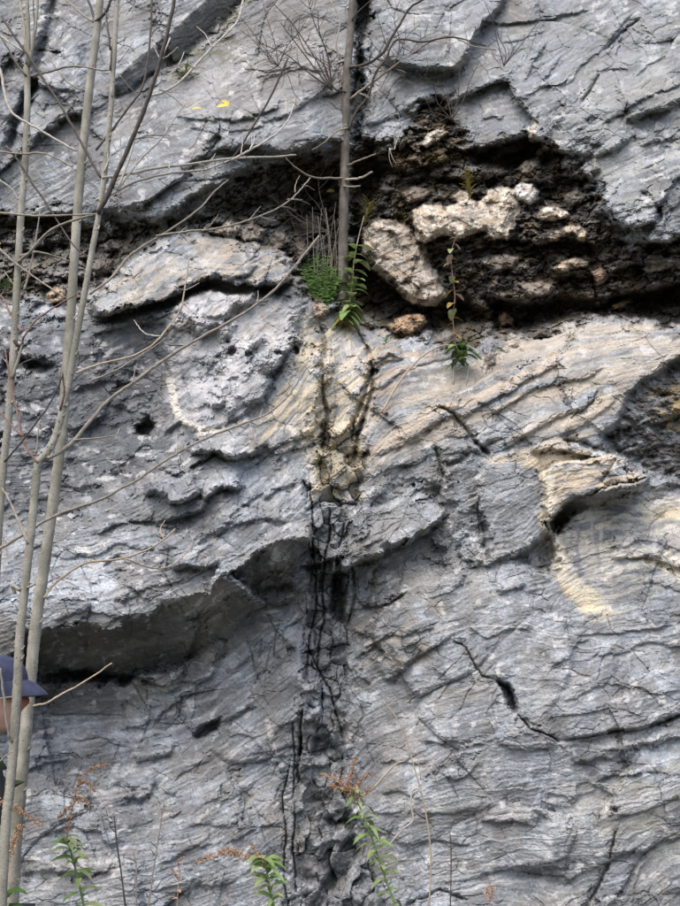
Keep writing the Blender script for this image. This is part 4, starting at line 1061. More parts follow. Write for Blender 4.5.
# ------------------------------------------------------------------ ground in front of the face
gxs = np.concatenate([-np.geomspace(9, 400, 14)[::-1], np.linspace(-8, 8, 60), np.geomspace(9, 400, 14)])
gys = np.concatenate([-np.geomspace(9, 400, 14)[::-1], np.linspace(-8, 7.5, 60), np.geomspace(9, 400, 14)])
GXm, GYm = np.meshgrid(gxs, gys)
GZ = .05 * fbm(GXm / 1.5, GYm / 1.5, 3, 501) * np.exp(-(np.hypot(GXm, GYm) / 14) ** 2) - .02
gid = np.arange(GXm.size).reshape(GXm.shape)
gme = mesh_np('ground', np.stack([GXm, GYm, GZ], -1).reshape(-1, 3), np.stack([gid[:-1, :-1], gid[:-1, 1:], gid[1:, 1:], gid[1:, :-1]], -1).reshape(-1, 4))
M_GROUND = mat_plain('weedy_earth', (.03, .032, .02), (.09, .08, .05), 3.5, .95, .6)
tag(link_mesh('ground', gme, M_GROUND), 'weedy earth at the foot of the cliff', 'ground', kind='structure')

# unseen dark bank, added behind the viewer to cut light from the low sky
hx = np.linspace(-70, 70, 90); hy = np.linspace(-9, -42, 30)
HXm, HYm = np.meshgrid(hx, hy)
up_ = np.clip((-9 - HYm) / 7, 0, 1) ** .7
HZ = -0.3 + up_ * (5 + 1.6 * fbm(HXm / 7, HYm / 7, 4, 511)) + .7 * up_ * fbm(HXm / 2, HYm / 2, 3, 513)
hid = np.arange(HXm.size).reshape(HXm.shape)
hme = mesh_np('sky_blocker_bank', np.stack([HXm, HYm, HZ], -1).reshape(-1, 3), np.stack([hid[:-1, :-1], hid[1:, :-1], hid[1:, 1:], hid[:-1, 1:]], -1).reshape(-1, 4))
tag(link_mesh('sky_blocker_bank', hme, mat_plain('sky_blocker_dark', (.02, .028, .012), (.06, .055, .03), 1.2, .95)), 'added dark bank behind the viewer that blocks low sky light', 'sky_blocker_bank', kind='structure')
# ------------------------------------------------------------------ bare saplings, twigs and weeds
M_BARK = mat_bark('sapling_bark', (.20, .195, .17), (.40, .385, .335), (.12, .115, .095))
M_BARKC = mat_bark('ledge_tree_bark', (.10, .09, .08), (.24, .22, .2), (.05, .044, .038))
M_PALE = mat_plain('pale_twig', (.33, .31, .27), (.52, .49, .44), 60, .75)
M_GREYT = mat_plain('grey_twig', (.2, .18, .15), (.34, .31, .26), 60, .75)
M_DARKT = mat_plain('dark_twig', (.045, .038, .034), (.10, .085, .075), 60, .75)
M_REDT = mat_plain('reddish_twig', (.16, .09, .07), (.28, .18, .14), 60, .75)
M_STRAW = mat_plain('dry_straw', (.31, .25, .18), (.47, .40, .31), 60, .8)
M_SEED = mat_plain('withered_plume', (.26, .15, .09), (.52, .35, .24), 120, .9)
M_LEAF = mat_plain('weed_leaf', (.13, .23, .06), (.28, .40, .15), 30, .55, 0, (1, 1, 1), .3)
M_LEAFP = mat_plain('pale_weed_leaf', (.17, .25, .09), (.34, .40, .20), 30, .6, 0, (1, 1, 1), .3)
M_LEAFD = mat_plain('dark_weed_leaf', (.045, .10, .025), (.10, .19, .05), 30, .6, 0, (1, 1, 1), .3)
M_FERN = mat_plain('feathery_leaf', (.05, .12, .025), (.17, .28, .08), 18, .6, 0, (1, 1, 1), .35)
M_YEL = mat_plain('yellow_leaf', (.62, .52, .06), (.80, .72, .18), 40, .6, 0, (1, 1, 1), .3)
M_OLIVE = mat_plain('withered_olive', (.13, .11, .03), (.30, .24, .07), 80, .8, 0, (1, 1, 1), .2)
M_GRASS = mat_plain('dry_grass', (.12, .13, .05), (.30, .27, .14), 60, .8)


def catmull(P, sub):
    P = np.asarray(P, float)
    if len(P) < 3:
        return np.array([P[0] + (P[-1] - P[0]) * t for t in np.linspace(0, 1, max(2, sub + 1))])
    Q = np.vstack([2 * P[0] - P[1], P, 2 * P[-1] - P[-2]])
    out = []
    for i in range(1, len(Q) - 2):
        for k in range(sub):
            t = k / sub
            out.append(.5 * ((2 * Q[i]) + (-Q[i - 1] + Q[i + 1]) * t + (2 * Q[i - 1] - 5 * Q[i] + 4 * Q[i + 1] - Q[i + 2]) * t * t + (-Q[i - 1] + 3 * Q[i] - 3 * Q[i + 1] + Q[i + 2]) * t ** 3))
    out.append(P[-1])
    return np.array(out)


def tube_geo(pts3, rad, sides=7, knob=0.0, seed=0):
    """Vertices and faces of a tapering round stem through 3-D points."""
    P = np.asarray(pts3, float); R = np.asarray(rad, float)
    n = len(P)
    r = np.random.RandomState(seed)
    tang = np.gradient(P, axis=0); tang /= np.linalg.norm(tang, axis=1)[:, None] + 1e-12
    up = np.array([0.31, 0.83, 0.46])
    vs, fs = [], []
    for i in range(n):
        a = np.cross(tang[i], up); a /= np.linalg.norm(a) + 1e-12
        b = np.cross(tang[i], a)
        rr = R[i] * (1 + knob * r.uniform(-1, 1))
        for k in range(sides):
            an = 2 * math.pi * k / sides
            vs.append(P[i] + rr * (math.cos(an) * a + math.sin(an) * b))
    for i in range(n - 1):
        for k in range(sides):
            j = (k + 1) % sides
            fs.append((i * sides + k, i * sides + j, (i + 1) * sides + j, (i + 1) * sides + k))
    fs.append(tuple(range(sides))[::-1]); fs.append(tuple((n - 1) * sides + k for k in range(sides)))
    return vs, fs


class Geo:
    def __init__(self): self.v = []; self.f = []
    def add(self, vf):
        o = len(self.v); self.v += [tuple(p) for p in vf[0]]; self.f += [tuple(i + o for i in q) for q in vf[1]]
        return self
    def build(self, name, mat, parent=None, smooth_=True):
        me = bpy.data.meshes.new(name)
        me.from_pydata(self.v, [], self.f)
        me.polygons.foreach_set('use_smooth', np.full(len(me.polygons), smooth_, dtype=bool))
        me.update()
        return link_mesh(name, me, mat, parent)


def stem(pts, w0, w1, Y0, Y1=None, sub=5, sides=7, knob=.06, seed=0, wig=.0):
    """pts in photograph pixels; widths in pixels; world depth from Y0 to Y1."""
    Y1 = Y0 if Y1 is None else Y1
    q = catmull(pts, sub)
    n = len(q)
    r = np.random.RandomState(seed + 3)
    t = np.linspace(0, 1, n)
    P, R = [], []
    for i in range(n):
        d = Y0 + (Y1 - Y0) * t[i]
        jx, jy = (r.uniform(-1, 1, 2) * wig) if 0 < i < n - 1 else (0, 0)
        P.append(at(q[i][0] + jx, q[i][1] + jy, d)); R.append(.5 * (w0 + (w1 - w0) * t[i]) * pxsize(d, q[i][1]))
    return tube_geo(P, R, sides, knob, seed)


def base_of(pts, Y):
    """Extend a stem polyline straight down to the ground and return (pts, base point)."""
    (x0, y0), (x1, y1) = pts[0], pts[1]
    for k in range(4000):
        yy = y0 + k * .5
        if at(x0, yy, Y)[2] <= 0.0: break
    sl = (x0 - x1) / (y0 - y1) * .35
    xx = x0 + sl * (yy - y0)
    mid = (x0 + sl * 1.3 * (yy - y0) * .4, y0 + (yy - y0) * .4)
    return [(xx, yy + 20), mid] + list(pts), at(xx, yy, Y)


def sapling(name, label, trunk, w0, w1, Y, branches, mat=M_BARK, cat='tree', group=None, rooted=True, seed=0, Ytop=None):
    pts, base = base_of(trunk, Y) if rooted else (trunk, at(*trunk[0], Y))
    root = empty(name, base)
    tag(root, label, cat, group)
    tg = Geo().add(stem(pts, w0, w1, Y, Ytop, sub=16, sides=14, knob=.05, seed=seed, wig=.18))
    rk = random.Random(seed); qk = catmull(pts, 16)
    for k in range(26):                     # bud scars and stubs
        i = rk.randrange(4, len(qk) - 2); t_ = i / (len(qk) - 1); wk = w0 + (w1 - w0) * t_
        sx = rk.choice((-1, 1)) * wk * .42
        tg.add(stem([(qk[i][0] + sx * .6, qk[i][1] + 1), (qk[i][0] + sx * 1.15, qk[i][1] - 1.5), (qk[i][0] + sx * 1.5, qk[i][1] - 4)], 3.2, .8, Y - wk * .2 * pxsize(Y), sub=2, sides=6, seed=k))
    tr = tg.build('trunk', mat, root)
    for k, (bp, a, b, dy, bm) in enumerate(branches):
        Geo().add(stem(bp, a, b, (Y if Ytop is None else Y + (Ytop - Y) * np.clip((300 - bp[0][1]) / 300, 0, 1)) - .01, (Y if Ytop is None else Ytop - .1) + dy, sub=5, sides=7, knob=.1, seed=seed + k + 1, wig=.35)).build('branch', bm, root)
    return root


def side_twigs(path, n, ln, seed, w=1.2):
    """Short forked side shoots along a branch (pixel polylines)."""
    r = random.Random(seed); out = []
    q = catmull(path, 5)
    for k in range(n):
        i = r.randrange(1, len(q) - 1)
        d = q[i + 1] - q[i - 1]; a = math.atan2(d[1], d[0]) + r.choice((-1, 1)) * r.uniform(.5, 1.1)
        L_ = ln * r.uniform(.5, 1.3); p0 = q[i]
        p1 = p0 + L_ * .5 * np.array((math.cos(a), math.sin(a))); a += r.uniform(-.4, .4)
        p2 = p1 + L_ * .5 * np.array((math.cos(a), math.sin(a)))
        out.append(([tuple(p0), tuple(p1), tuple(p2)], w, w * .5))
    return out


# ---- clump of bare saplings in front of the face
YA, YB, YC = 2.62, 3.25, 2.34
sapling('bare_sapling', 'thin olive grey sapling with several upright shoots and crossing dark twigs', [(-2, 540), (8, 420), (14, 340), (18, 260), (22, 200), (25, 165), (27, 110), (27, 62)], 8, 6, YA, [
    ([(27, 64), (25, 36), (20, 0), (18, -30)], 4, 2, .05, M_GREYT), ([(28, 64), (28, 30), (27, 0), (28, -30)], 4.5, 3, 0, M_BARK), ([(29, 66), (34, 36), (37, 10), (38, -20)], 4, 2, -.05, M_BARK), ([(30, 58), (34, 30), (33, 0)], 2, 1.2, .05, M_DARKT),
    ([(2, 17), (14, 36), (27, 54), (44, 80), (62, 108), (80, 140), (92, 163), (101, 178)], 2.4, 2.8, -.1, M_DARKT), ([(26, 76), (14, 60), (4, 42), (-12, 22)], 2.6, 1.2, -.1, M_GREYT), ([(24, 52), (12, 44), (-8, 30)], 2.2, 1.4, .05, M_PALE),
    ([(-6, 60), (1, 72), (4, 92), (10, 110), (20, 119), (40, 130), (58, 141), (76, 151)], 3, 2, -.08, M_PALE), ([(30, 76), (48, 72), (66, 67), (84, 67), (100, 70), (113, 70)], 2.4, 1.6, -.1, M_GREYT), ([(-5, 151), (20, 154), (42, 153), (60, 160), (72, 167)], 2.2, 1.6, -.08, M_GREYT),
    ([(18, 262), (30, 252), (48, 232), (68, 222), (96, 214)], 3.4, 2, -.1, M_GREYT), ([(20, 256), (36, 252), (54, 256), (70, 262)], 2.6, 1.6, .05, M_GREYT), ([(-6, 212), (14, 214), (40, 216), (70, 215), (94, 214)], 2.6, 1.6, -.1, M_GREYT),
    ([(-4, 246), (14, 262), (30, 274), (50, 288), (66, 298)], 2.6, 1.4, -.05, M_GREYT), ([(-4, 178), (8, 186), (14, 192), (18, 200)], 2.4, 1.2, 0, M_PALE), ([(6, 146), (20, 164), (34, 186), (48, 206), (62, 228), (74, 246), (88, 258)], 2.2, 1.6, -.1, M_DARKT),
    ([(24, 290), (30, 268), (36, 238), (40, 210)], 2.4, 1.2, .04, M_GREYT), ([(23, 338), (34, 322), (56, 306), (80, 292)], 2.2, 1.2, .02, M_REDT), ([(22, 332), (12, 318), (4, 300), (-6, 290)], 2.4, 1.4, .03, M_REDT), ([(14, 340), (20, 346), (23, 338)], 3.6, 2.6, .0, M_DARKT), ([(12, 378), (20, 352), (22, 338)], 3, 2.4, 0, M_GREYT)] +
    [(p, a, b, .05, M_GREYT) for p, a, b in side_twigs([(10, 400), (18, 260), (26, 120)], 7, 22, 3)], seed=11)
sapling('bare_sapling', 'stoutest pale sapling trunk rising in one sweep without a fork', [(15, 842), (20, 790), (24.5, 740), (29.5, 690), (34, 640), (39, 600), (46, 552), (56, 480), (62, 430), (67, 360), (71, 310), (76, 230), (81, 168), (88, 100), (95, 44), (100, 0), (103, -40)], 14, 7, YB, [
    ([(96, 26), (92, 12), (86, -6), (82, -20)], 3, 1.6, .05, M_DARKT), ([(95, 22), (104, 14), (110, 2), (112, -20)], 3.4, 2, -.06, M_DARKT), ([(93, 22), (82, 14), (68, 2), (58, -10)], 2.2, 1.2, .1, M_GREYT), ([(90, 88), (84, 90), (68, 82), (50, 60), (49, 52)], 2, 1, .1, M_GREYT),
    ([(44, 598), (52, 586), (64, 576), (86, 563), (118, 559), (145, 551), (164, 539), (175, 529)], 2.8, 1.6, .25, M_STRAW), ([(126, 559), (148, 567), (168, 567), (184, 555), (191, 545)], 1.8, 1.0, .25, M_STRAW), ([(164, 539), (160, 530), (165, 520)], 1.2, .8, .25, M_STRAW),
    ([(30, 706), (46, 703), (62, 694), (84, 682), (112, 663)], 2.4, 1.4, .1, M_STRAW), ([(83, 165), (92, 154), (86, 122)], 1.2, .6, 0, M_GREYT), ([(70, 322), (80, 312), (92, 300)], 1.8, .9, 0, M_PALE)], seed=31)
sapling('bare_sapling', 'forked pale sapling with an elbow and long side branches crossing the rock', [(4, 850), (9.5, 790), (14, 740), (17, 690), (19.5, 640), (24.5, 590), (30, 540), (35, 490), (38, 464), (46, 454), (56, 434), (64, 404), (70, 376), (76, 340), (84, 296), (92, 250), (101, 200), (108, 140), (113, 70), (117, 0), (119, -40)], 10.5, 4.6, YC, [
    ([(48, 458), (60, 452), (76, 438), (94, 416), (112, 397), (134, 382), (165, 359), (200, 338), (244, 313), (272, 292), (290, 272), (306, 252), (319, 236)], 4.2, 2.2, .4, M_GREYT),
    ([(-12, 554), (6, 545), (30, 530), (54, 516), (76, 508), (100, 500), (124, 487), (140, 478), (166, 460), (190, 446), (216, 434), (250, 421), (270, 412), (286, 398), (296, 384), (306, 368)], 3.6, 1.6, .5, M_GREYT),
    ([(98, 213), (108, 194), (120, 166), (132, 140), (146, 104), (156, 74), (166, 38), (174, 0), (178, -30)], 5, 3.4, -.1, M_DARKT), ([(96, 150), (112, 130), (128, 108), (140, 92), (146, 72), (150, 36), (152, -10)], 2.4, 2, .1, M_DARKT), ([(117, 190), (128, 162), (138, 128), (148, 98), (158, 68), (170, 38)], 2.4, 1.4, .15, M_PALE),
    ([(102, 178), (128, 174), (158, 168), (198, 163), (238, 158), (270, 157), (296, 155)], 3.2, 1.8, .3, M_PALE), ([(96, 200), (112, 194), (130, 184), (156, 176), (182, 172), (204, 170), (216, 166), (232, 159)], 3, 1.6, .3, M_PALE), ([(232, 160), (250, 150), (270, 138), (284, 126), (290, 116), (294, 104)], 2.4, 1.2, .3, M_PALE),
    ([(104, 172), (108, 160), (106, 140), (107, 124)], 1.6, 1, 0, M_PALE), ([(118, 190), (126, 178), (142, 158), (160, 140), (172, 122), (186, 102)], 2.6, 1.2, .2, M_PALE), ([(148, 97), (164, 92), (182, 80), (202, 58), (222, 38), (238, 20), (244, -6)], 2.4, 2, .25, M_PALE),
    ([(90, 294), (112, 277), (128, 257), (150, 242), (176, 226), (200, 208), (214, 192), (228, 180)], 2.8, 1.4, .3, M_GREYT), ([(76, 373), (100, 364), (130, 357), (152, 345), (166, 330), (180, 310), (185, 286), (189, 258)], 2.6, 1.4, .3, M_STRAW), ([(174, 286), (184, 290), (199, 283)], 1.3, .7, .3, M_PALE),
    ([(92, 380), (116, 370), (146, 352), (166, 338)], 1.8, 1, .3, M_GREYT), ([(160, 336), (146, 334), (138, 326), (134, 320)], 1.4, .8, .3, M_PALE), ([(156, 236), (190, 231), (214, 229), (240, 223), (270, 212), (290, 200), (302, 188), (310, 178)], 2.4, 1.2, .3, M_GREYT),
    ([(38, 463), (29, 452), (22, 436), (17, 412), (12, 390), (8, 368), (5, 350)], 2.6, 1.6, .0, M_REDT), ([(4, 462), (18, 446), (32, 428), (44, 412), (56, 392), (63, 374)], 2, 1.4, -.05, M_DARKT), ([(60, 410), (64, 392), (62, 370)], 2.4, 1.4, -.05, M_REDT), ([(36, 454), (38, 432), (40, 420)], 1.8, 1, 0, M_GREYT), ([(22, 436), (10, 424), (0, 412), (-8, 402)], 2, 1, 0, M_REDT),
    ([(28, 544), (18, 520), (8, 498), (2, 488)], 3, 1.6, .05, M_GREYT), ([(112, 96), (110, 60), (114, 30), (122, 8)], 2, 1, .05, M_PALE), ([(118, 62), (126, 52), (134, 40)], 1.6, .8, 0, M_PALE), ([(120, 76), (130, 88), (140, 100)], 1.6, .8, .1, M_PALE), ([(110, 50), (108, 30), (106, 16), (104, 8)], 2, 1, 0, M_DARKT), ([(110, 70), (111, 48), (103, 44)], 1.8, 1, 0, M_DARKT),
    ([(158, 72), (170, 74), (180, 62), (184, 52)], 1.4, .7, .2, M_PALE), ([(20, 590), (12, 586), (15, 594)], 4, 3, 0, M_BARK), ([(26, 588), (34, 584), (22, 582)], 3, 1.4, 0, M_BARK), ([(74, 440), (112, 436), (120, 428)], 1.6, .8, .2, M_STRAW), ([(12, 742), (8, 732), (4, 700), (0, 668)], 3, 2, -.05, M_GREYT), ([(-4, 764), (6, 756), (12, 752)], 2, 1, -.05, M_GREYT)] +
    [(p, a, b, .3, M_GREYT) for p, a, b in side_twigs([(112, 397), (165, 359), (244, 313), (306, 252)], 9, 13, 8)] + [(p, a, b, .35, M_GREYT) for p, a, b in side_twigs([(166, 460), (216, 434), (270, 412), (306, 368)], 12, 11, 9, 1.4)] +
    [(p, a, b, .25, M_PALE) for p, a, b in side_twigs([(120, 176), (198, 163), (250, 150), (294, 104)], 14, 15, 10, 1.1)] + [(p, a, b, .1, M_GREYT) for p, a, b in side_twigs([(108, 194), (132, 140), (156, 74), (174, 0)], 12, 30, 13, 1.3)] + [(p, a, b, .2, M_PALE) for p, a, b in side_twigs([(118, 190), (160, 140), (186, 102)], 7, 18, 14, 1.0)] + [(p, a, b, .25, M_GREYT) for p, a, b in side_twigs([(156, 236), (214, 229), (270, 212), (310, 178)], 14, 20, 15, 1.0)] + [(p, a, b, .2, M_PALE) for p, a, b in side_twigs([(148, 97), (202, 58), (244, -6)], 10, 26, 16, 1.0)], seed=51)
# a wisp of leaves at the edge beside the thinnest sapling

# ---- tree on the ledge
yt = depth_at(343, 296) - .16
ytop = min(depth_at(346, y_) for y_ in range(0, 180, 6)) - .08
yt = min(yt, ytop + .25)
LEDGE_BR = [([(349, 68), (366, 64), (382, 54), (390, 40), (400, 24), (410, 8), (428, -4), (440, -18)], 3.4, 2, .0, M_DARKT), ([(348, 130), (356, 112), (368, 96), (374, 76), (386, 58), (397, 40), (424, 42), (452, 37), (486, 46)], 3, 1.4, -.1, M_DARKT),
    ([(350, 99), (370, 84), (392, 68), (412, 54), (430, 42), (450, 36), (472, 46), (496, 50)], 2.6, 1.2, -.05, M_GREYT), ([(340, 60), (336, 44), (340, 20), (330, 0)], 2, 1, .0, M_PALE), ([(344, 180), (360, 178), (372, 172)], 2.6, 1.6, -.1, M_PALE), ([(343, 186), (352, 187), (360, 186)], 2.2, 1.4, -.1, M_GREYT),
    ([(346, 166), (360, 160), (376, 154)], 2, 1.2, -.05, M_GREYT), ([(344, 178), (330, 178), (312, 177), (296, 168), (286, 158)], 2.4, 1.2, -.1, M_GREYT), ([(346, 92), (334, 88), (326, 72), (322, 50)], 1.8, .8, 0, M_DARKT), ([(348, 128), (336, 132), (322, 144), (312, 150)], 1.8, .9, -.05, M_GREYT),
    ([(352, 20), (360, 10), (372, 0)], 1.8, 1, 0, M_DARKT), ([(400, 62), (404, 50), (398, 38)], 1.2, .6, -.05, M_GREYT), ([(386, 58), (394, 56), (408, 60)], 1, .5, -.05, M_DARKT)]
sapling('ledge_tree', 'slim grey brown tree growing upright out of the crevice ledge', [(341, 312), (343, 286), (343, 250), (344, 200), (345, 150), (346, 110), (347, 72), (350, 40), (352, 10), (354, -30)], 11, 6.5, yt, LEDGE_BR + [(p, a, b, .05, M_DARKT) for p, a, b in side_twigs([(349, 68), (382, 54), (410, 8)], 8, 20, 21, 1.0)] + [(p, a, b, .05, M_GREYT) for p, a, b in side_twigs([(350, 99), (392, 68), (450, 36)], 10, 18, 22, .9)], M_BARKC, rooted=False, seed=71, Ytop=ytop)

# ---- bare shrubs sprouting from cracks in the upper wall
def spray(name, label, base, tips, Y, w, mat, seed, twigs=5):
    root = empty(name, at(*base, Y)); tag(root, label, 'shrub')
    r = random.Random(seed)
    for k, tp in enumerate(tips):
        bx, by = base; tx, ty = tp
        p1 = (bx + (tx - bx) * .35 + r.uniform(-5, 5), by + (ty - by) * .35 + r.uniform(-5, 5)); p2 = (bx + (tx - bx) * .7 + r.uniform(-5, 5), by + (ty - by) * .7 + r.uniform(-5, 5))
        dd = r.uniform(-.1, .15)
        path = [base, p1, p2, tp]
        g = Geo().add(stem(path, w, w * .5, Y, Y - dd - .08, seed=seed + k))
        for q, a, b in side_twigs(path, twigs, 18, seed * 3 + k, w * .5):
            g.add(stem(q, a, b, Y - dd * .5 - .05, Y - dd * .5 - .08, sub=3, sides=5, seed=k))
        g.build('branch', mat, root)
    return root


spray('bare_shrub', 'dark twiggy shrub fanning up from a crack beside the ledge tree', (332, 90), [(280, 22), (296, 30), (308, 0), (318, 10), (272, 2), (262, 44)], depth_at(332, 90, .06), 1.6, M_DARKT, 5)
spray('bare_shrub', 'thin wiry shrub of fine dark twigs above the yellow leaves', (278, 66), [(240, 30), (222, 0), (258, 40), (300, 100), (240, 74), (262, 0), (290, 40), (300, 12)], depth_at(278, 66, .08), 1.0, M_DARKT, 6, 6)
spray('bare_shrub', 'fine tangle of twigs crossing the upper wall beyond the dark crack', (392, 70), [(376, 10), (400, 0), (420, 24), (440, 30), (384, 40), (366, 30), (430, 60)], depth_at(392, 70, .16), 1.0, M_DARKT, 19, 6)
spray('bare_shrub', 'sparse grey twigs standing over the pale slab', (186, 222), [(172, 180), (180, 176), (198, 184), (166, 196), (190, 170)], depth_at(186, 222, .08), 1.0, M_DARKT, 7, 4)
spray('bare_shrub', 'pale tangle of dead twigs hanging in the black crevice', (330, 232), [(282, 206), (262, 190), (290, 232), (318, 176), (300, 168), (308, 250), (270, 200)], depth_at(330, 232, .2), 1.2, M_GREYT, 8, 5)
spray('bare_shrub', 'wispy dead twigs against the upper wall between crack and smooth slab', (452, 120), [(438, 60), (470, 40), (424, 74), (430, 110), (480, 60)], depth_at(452, 120, .14), 1.1, M_DARKT, 9, 5)
spray('bare_shrub', 'faint grey twigs rising beside the smooth lavender slab', (504, 66), [(484, 0), (500, 20), (540, 18), (520, 40)], depth_at(504, 66, .14), 1.0, M_DARKT, 10, 5)
spray('bare_shrub', 'dead twig with a pale fork on the rusty soil', (395, 146), [(402, 126), (398, 112), (392, 150)], depth_at(395, 140, .1), 1.2, M_PALE, 12, 2)
tag(Geo().add(stem([(288, 58), (270, 98), (252, 128), (240, 148), (231, 160)], 2.2, 1.8, depth_at(260, 110, .25), depth_at(240, 150, .25))).build('dead_stick', M_DARKT), 'straight dark stick leaning on the wall below the wiry shrub', 'stick')
tag(Geo().add(stem([(382, 412), (398, 384), (416, 362), (432, 350), (446, 345), (458, 348)], 2.2, 1.6, depth_at(382, 412, .06), depth_at(452, 350, .08))).build('dry_stalk', M_STRAW), 'tan dry stalk arching down the stained rock from the ledge weed', 'stalk')


# ---- leaves
def leaf_geo(base, d, ln, wd, nrm, droop=.3, fold=.15, n=6, serr=0.0):
    """A pointed blade: midrib from base along d, bending down by droop; a slight keel."""
    base = np.asarray(base, float); d = np.asarray(d, float); d /= np.linalg.norm(d)
    nrm = np.asarray(nrm, float); side = np.cross(d, nrm); side /= np.linalg.norm(side) + 1e-9
    nn = np.cross(side, d)
    v_, f_ = [], []
    for i in range(n + 1):
        t = i / n
        c = base + d * ln * t - np.array((0, 0, 1)) * droop * ln * t * t
        w_ = wd * .5 * (math.sin(math.pi * min(1, t * .93 + .05)) ** .8) * (1 if i < n else .05)
        w_ *= 1 + (serr if i % 2 else 0)
        v_ += [c - side * w_ + nn * fold * w_, c, c + side * w_ + nn * fold * w_]
    for i in range(n):
        a = 3 * i
        f_ += [(a, a + 1, a + 4, a + 3), (a + 1, a + 2, a + 5, a + 4)]
    return v_, f_


def weed(name, label, pts, Y, w, leaf_from, leaf_to, nleaf, lnpx, wdpx, mats, plume=None, group=None, rooted=True, seed=0, stem_mat=None, pdens=90, spread_=1.0, up=.35, droop=.55, cat='weed'):
    r = random.Random(seed)
    full, base = base_of(pts, Y) if rooted else (list(pts), at(*pts[0], Y))
    root = empty(name, base); tag(root, label, cat, group)
    Geo().add(stem(full, w, w * .5, Y, sub=6, sides=6, seed=seed)).build('stem', stem_mat or mats[0], root)
    q = catmull(pts, 12)
    for k in range(nleaf):
        t = leaf_from + (leaf_to - leaf_from) * (k + r.uniform(-.3, .3)) / max(1, nleaf - 1)
        i = int(np.clip(t * (len(q) - 1), 0, len(q) - 1))
        b = at(q[i][0], q[i][1], Y)
        an = k * 2.4 + r.uniform(-.4, .4)
        d = np.array((math.cos(an) * spread_, math.sin(an) * .8, up + r.uniform(-.15, .25)))
        s = r.uniform(.7, 1.15) * (1 - .35 * abs(2 * t - 1))
        px_ = pxsize(Y, q[i][1])
        Geo().add(leaf_geo(b, d, lnpx * s * px_, wdpx * s * px_, (r.uniform(-.2, .2), -.35, 1), droop * r.uniform(.7, 1.3), serr=.12)).build('leaf', r.choice(mats), root)
    if plume:
        g = Geo()
        for (pp, wpx) in plume:
            qq = catmull(pp, 10)
            g.add(stem(pp, 1.3, .7, Y, sub=4, sides=5, seed=seed))
            for k in range(int(pdens * 1.7 * len(pp) / 4)):
                i = r.randrange(len(qq)); t = i / (len(qq) - 1)
                px_ = pxsize(Y, qq[i][1])
                sp = wpx * (1 - .55 * t) * px_
                c = at(qq[i][0], qq[i][1], Y) + np.array((r.gauss(0, .45), r.gauss(0, .45), r.gauss(0, .4))) * sp
                s = r.uniform(.9, 2.2) * px_ * .8
                # small ragged seed tuft: three crossed blades
                for _ in range(2):
                    dv = np.array((r.uniform(-1, 1), r.uniform(-1, 1), r.uniform(-.6, 1))); dv /= np.linalg.norm(dv)
                    g.add(leaf_geo(c - dv * s * .5, dv, s * 1.6, s * .9, (r.uniform(-1, 1), -1, r.uniform(-1, 1)), .1, .4, 2))
        o = g.build('plume', M_SEED, root); o['kind'] = 'stuff'
    return root


GW = 'goldenrods gone to seed below the cliff'
weed('goldenrod', 'goldenrod with brown branching plume in front of the dark seam', [(400, 925), (386, 880), (376, 850), (366, 822), (356, 798), (349, 786)], 3.3, 3, .05, .95, 40, 27, 6, [M_LEAF, M_LEAFP, M_LEAFP], [([(352, 795), (345, 784), (334, 778), (320, 774)], 7), ([(352, 795), (350, 780), (352, 768), (356, 758)], 5), ([(354, 798), (362, 796), (370, 788)], 6), ([(350, 790), (340, 788), (330, 786)], 6), ([(356, 790), (362, 778), (372, 772)], 3)], GW, seed=3, up=.5, droop=.8)
weed('goldenrod', 'leafy goldenrod with a long drooping tan plume pointing away from the seam', [(276, 925), (270, 890), (266, 868), (262, 858)], 3.0, 3, .0, 1, 34, 34, 8, [M_LEAF, M_LEAFP], [([(262, 862), (250, 856), (232, 854), (214, 856), (196, 862)], 7), ([(262, 862), (256, 852), (251, 843)], 2), ([(240, 856), (230, 850), (220, 852)], 5)], GW, seed=4, up=.6, droop=.7, pdens=110)
weed('goldenrod', 'goldenrod with tall sparse tan plume before the bedded block', [(86, 925), (78, 880), (70, 850), (66, 836)], 3.0, 3, .0, 1, 30, 30, 7.5, [M_LEAF, M_LEAFP], [([(66, 840), (70, 820), (74, 800), (80, 780), (92, 768), (108, 764)], 5), ([(72, 806), (64, 812), (58, 818)], 5), ([(74, 800), (82, 798), (90, 806)], 4), ([(78, 784), (86, 782), (94, 790)], 4)], GW, seed=5, up=.5, droop=.7, pdens=80)
weed('goldenrod', 'goldenrod with thick tan plume against the sapling trunks', [(4, 930), (4, 900), (4, 870), (6, 850)], 2.55, 3, -.1, .5, 16, 40, 12, [M_LEAF, M_LEAFP, M_LEAFD], [([(6, 855), (10, 846), (16, 838), (20, 826)], 8), ([(6, 870), (4, 856), (2, 846)], 9), ([(-4, 800), (10, 806), (24, 814), (40, 826)], 6)], GW, seed=6, up=.5, droop=.6, pdens=130)
DK = [('dead_stalk', 'tall dark dead stalk leaning beside the tan plume', [(146, 930), (152, 880), (158, 840), (165, 795)], 3.1, 2.2, 1.2), ('dead_stalk', 'dark dead stalk with upright tip and no seeds', [(127, 930), (122, 880), (117, 845), (114, 816)], 3.1, 2.2, 1.4), ('dead_stalk', 'short black dead stalk between two taller ones', [(136, 930), (136, 890), (136, 866), (133, 850)], 3.1, 2.2, 1.2),
      ('dead_stalk', 'thin black stalk with withered tip on the clean grey rock', [(450, 930), (451, 880), (451, 850), (450, 832)], 3.4, 1.6, 1)]
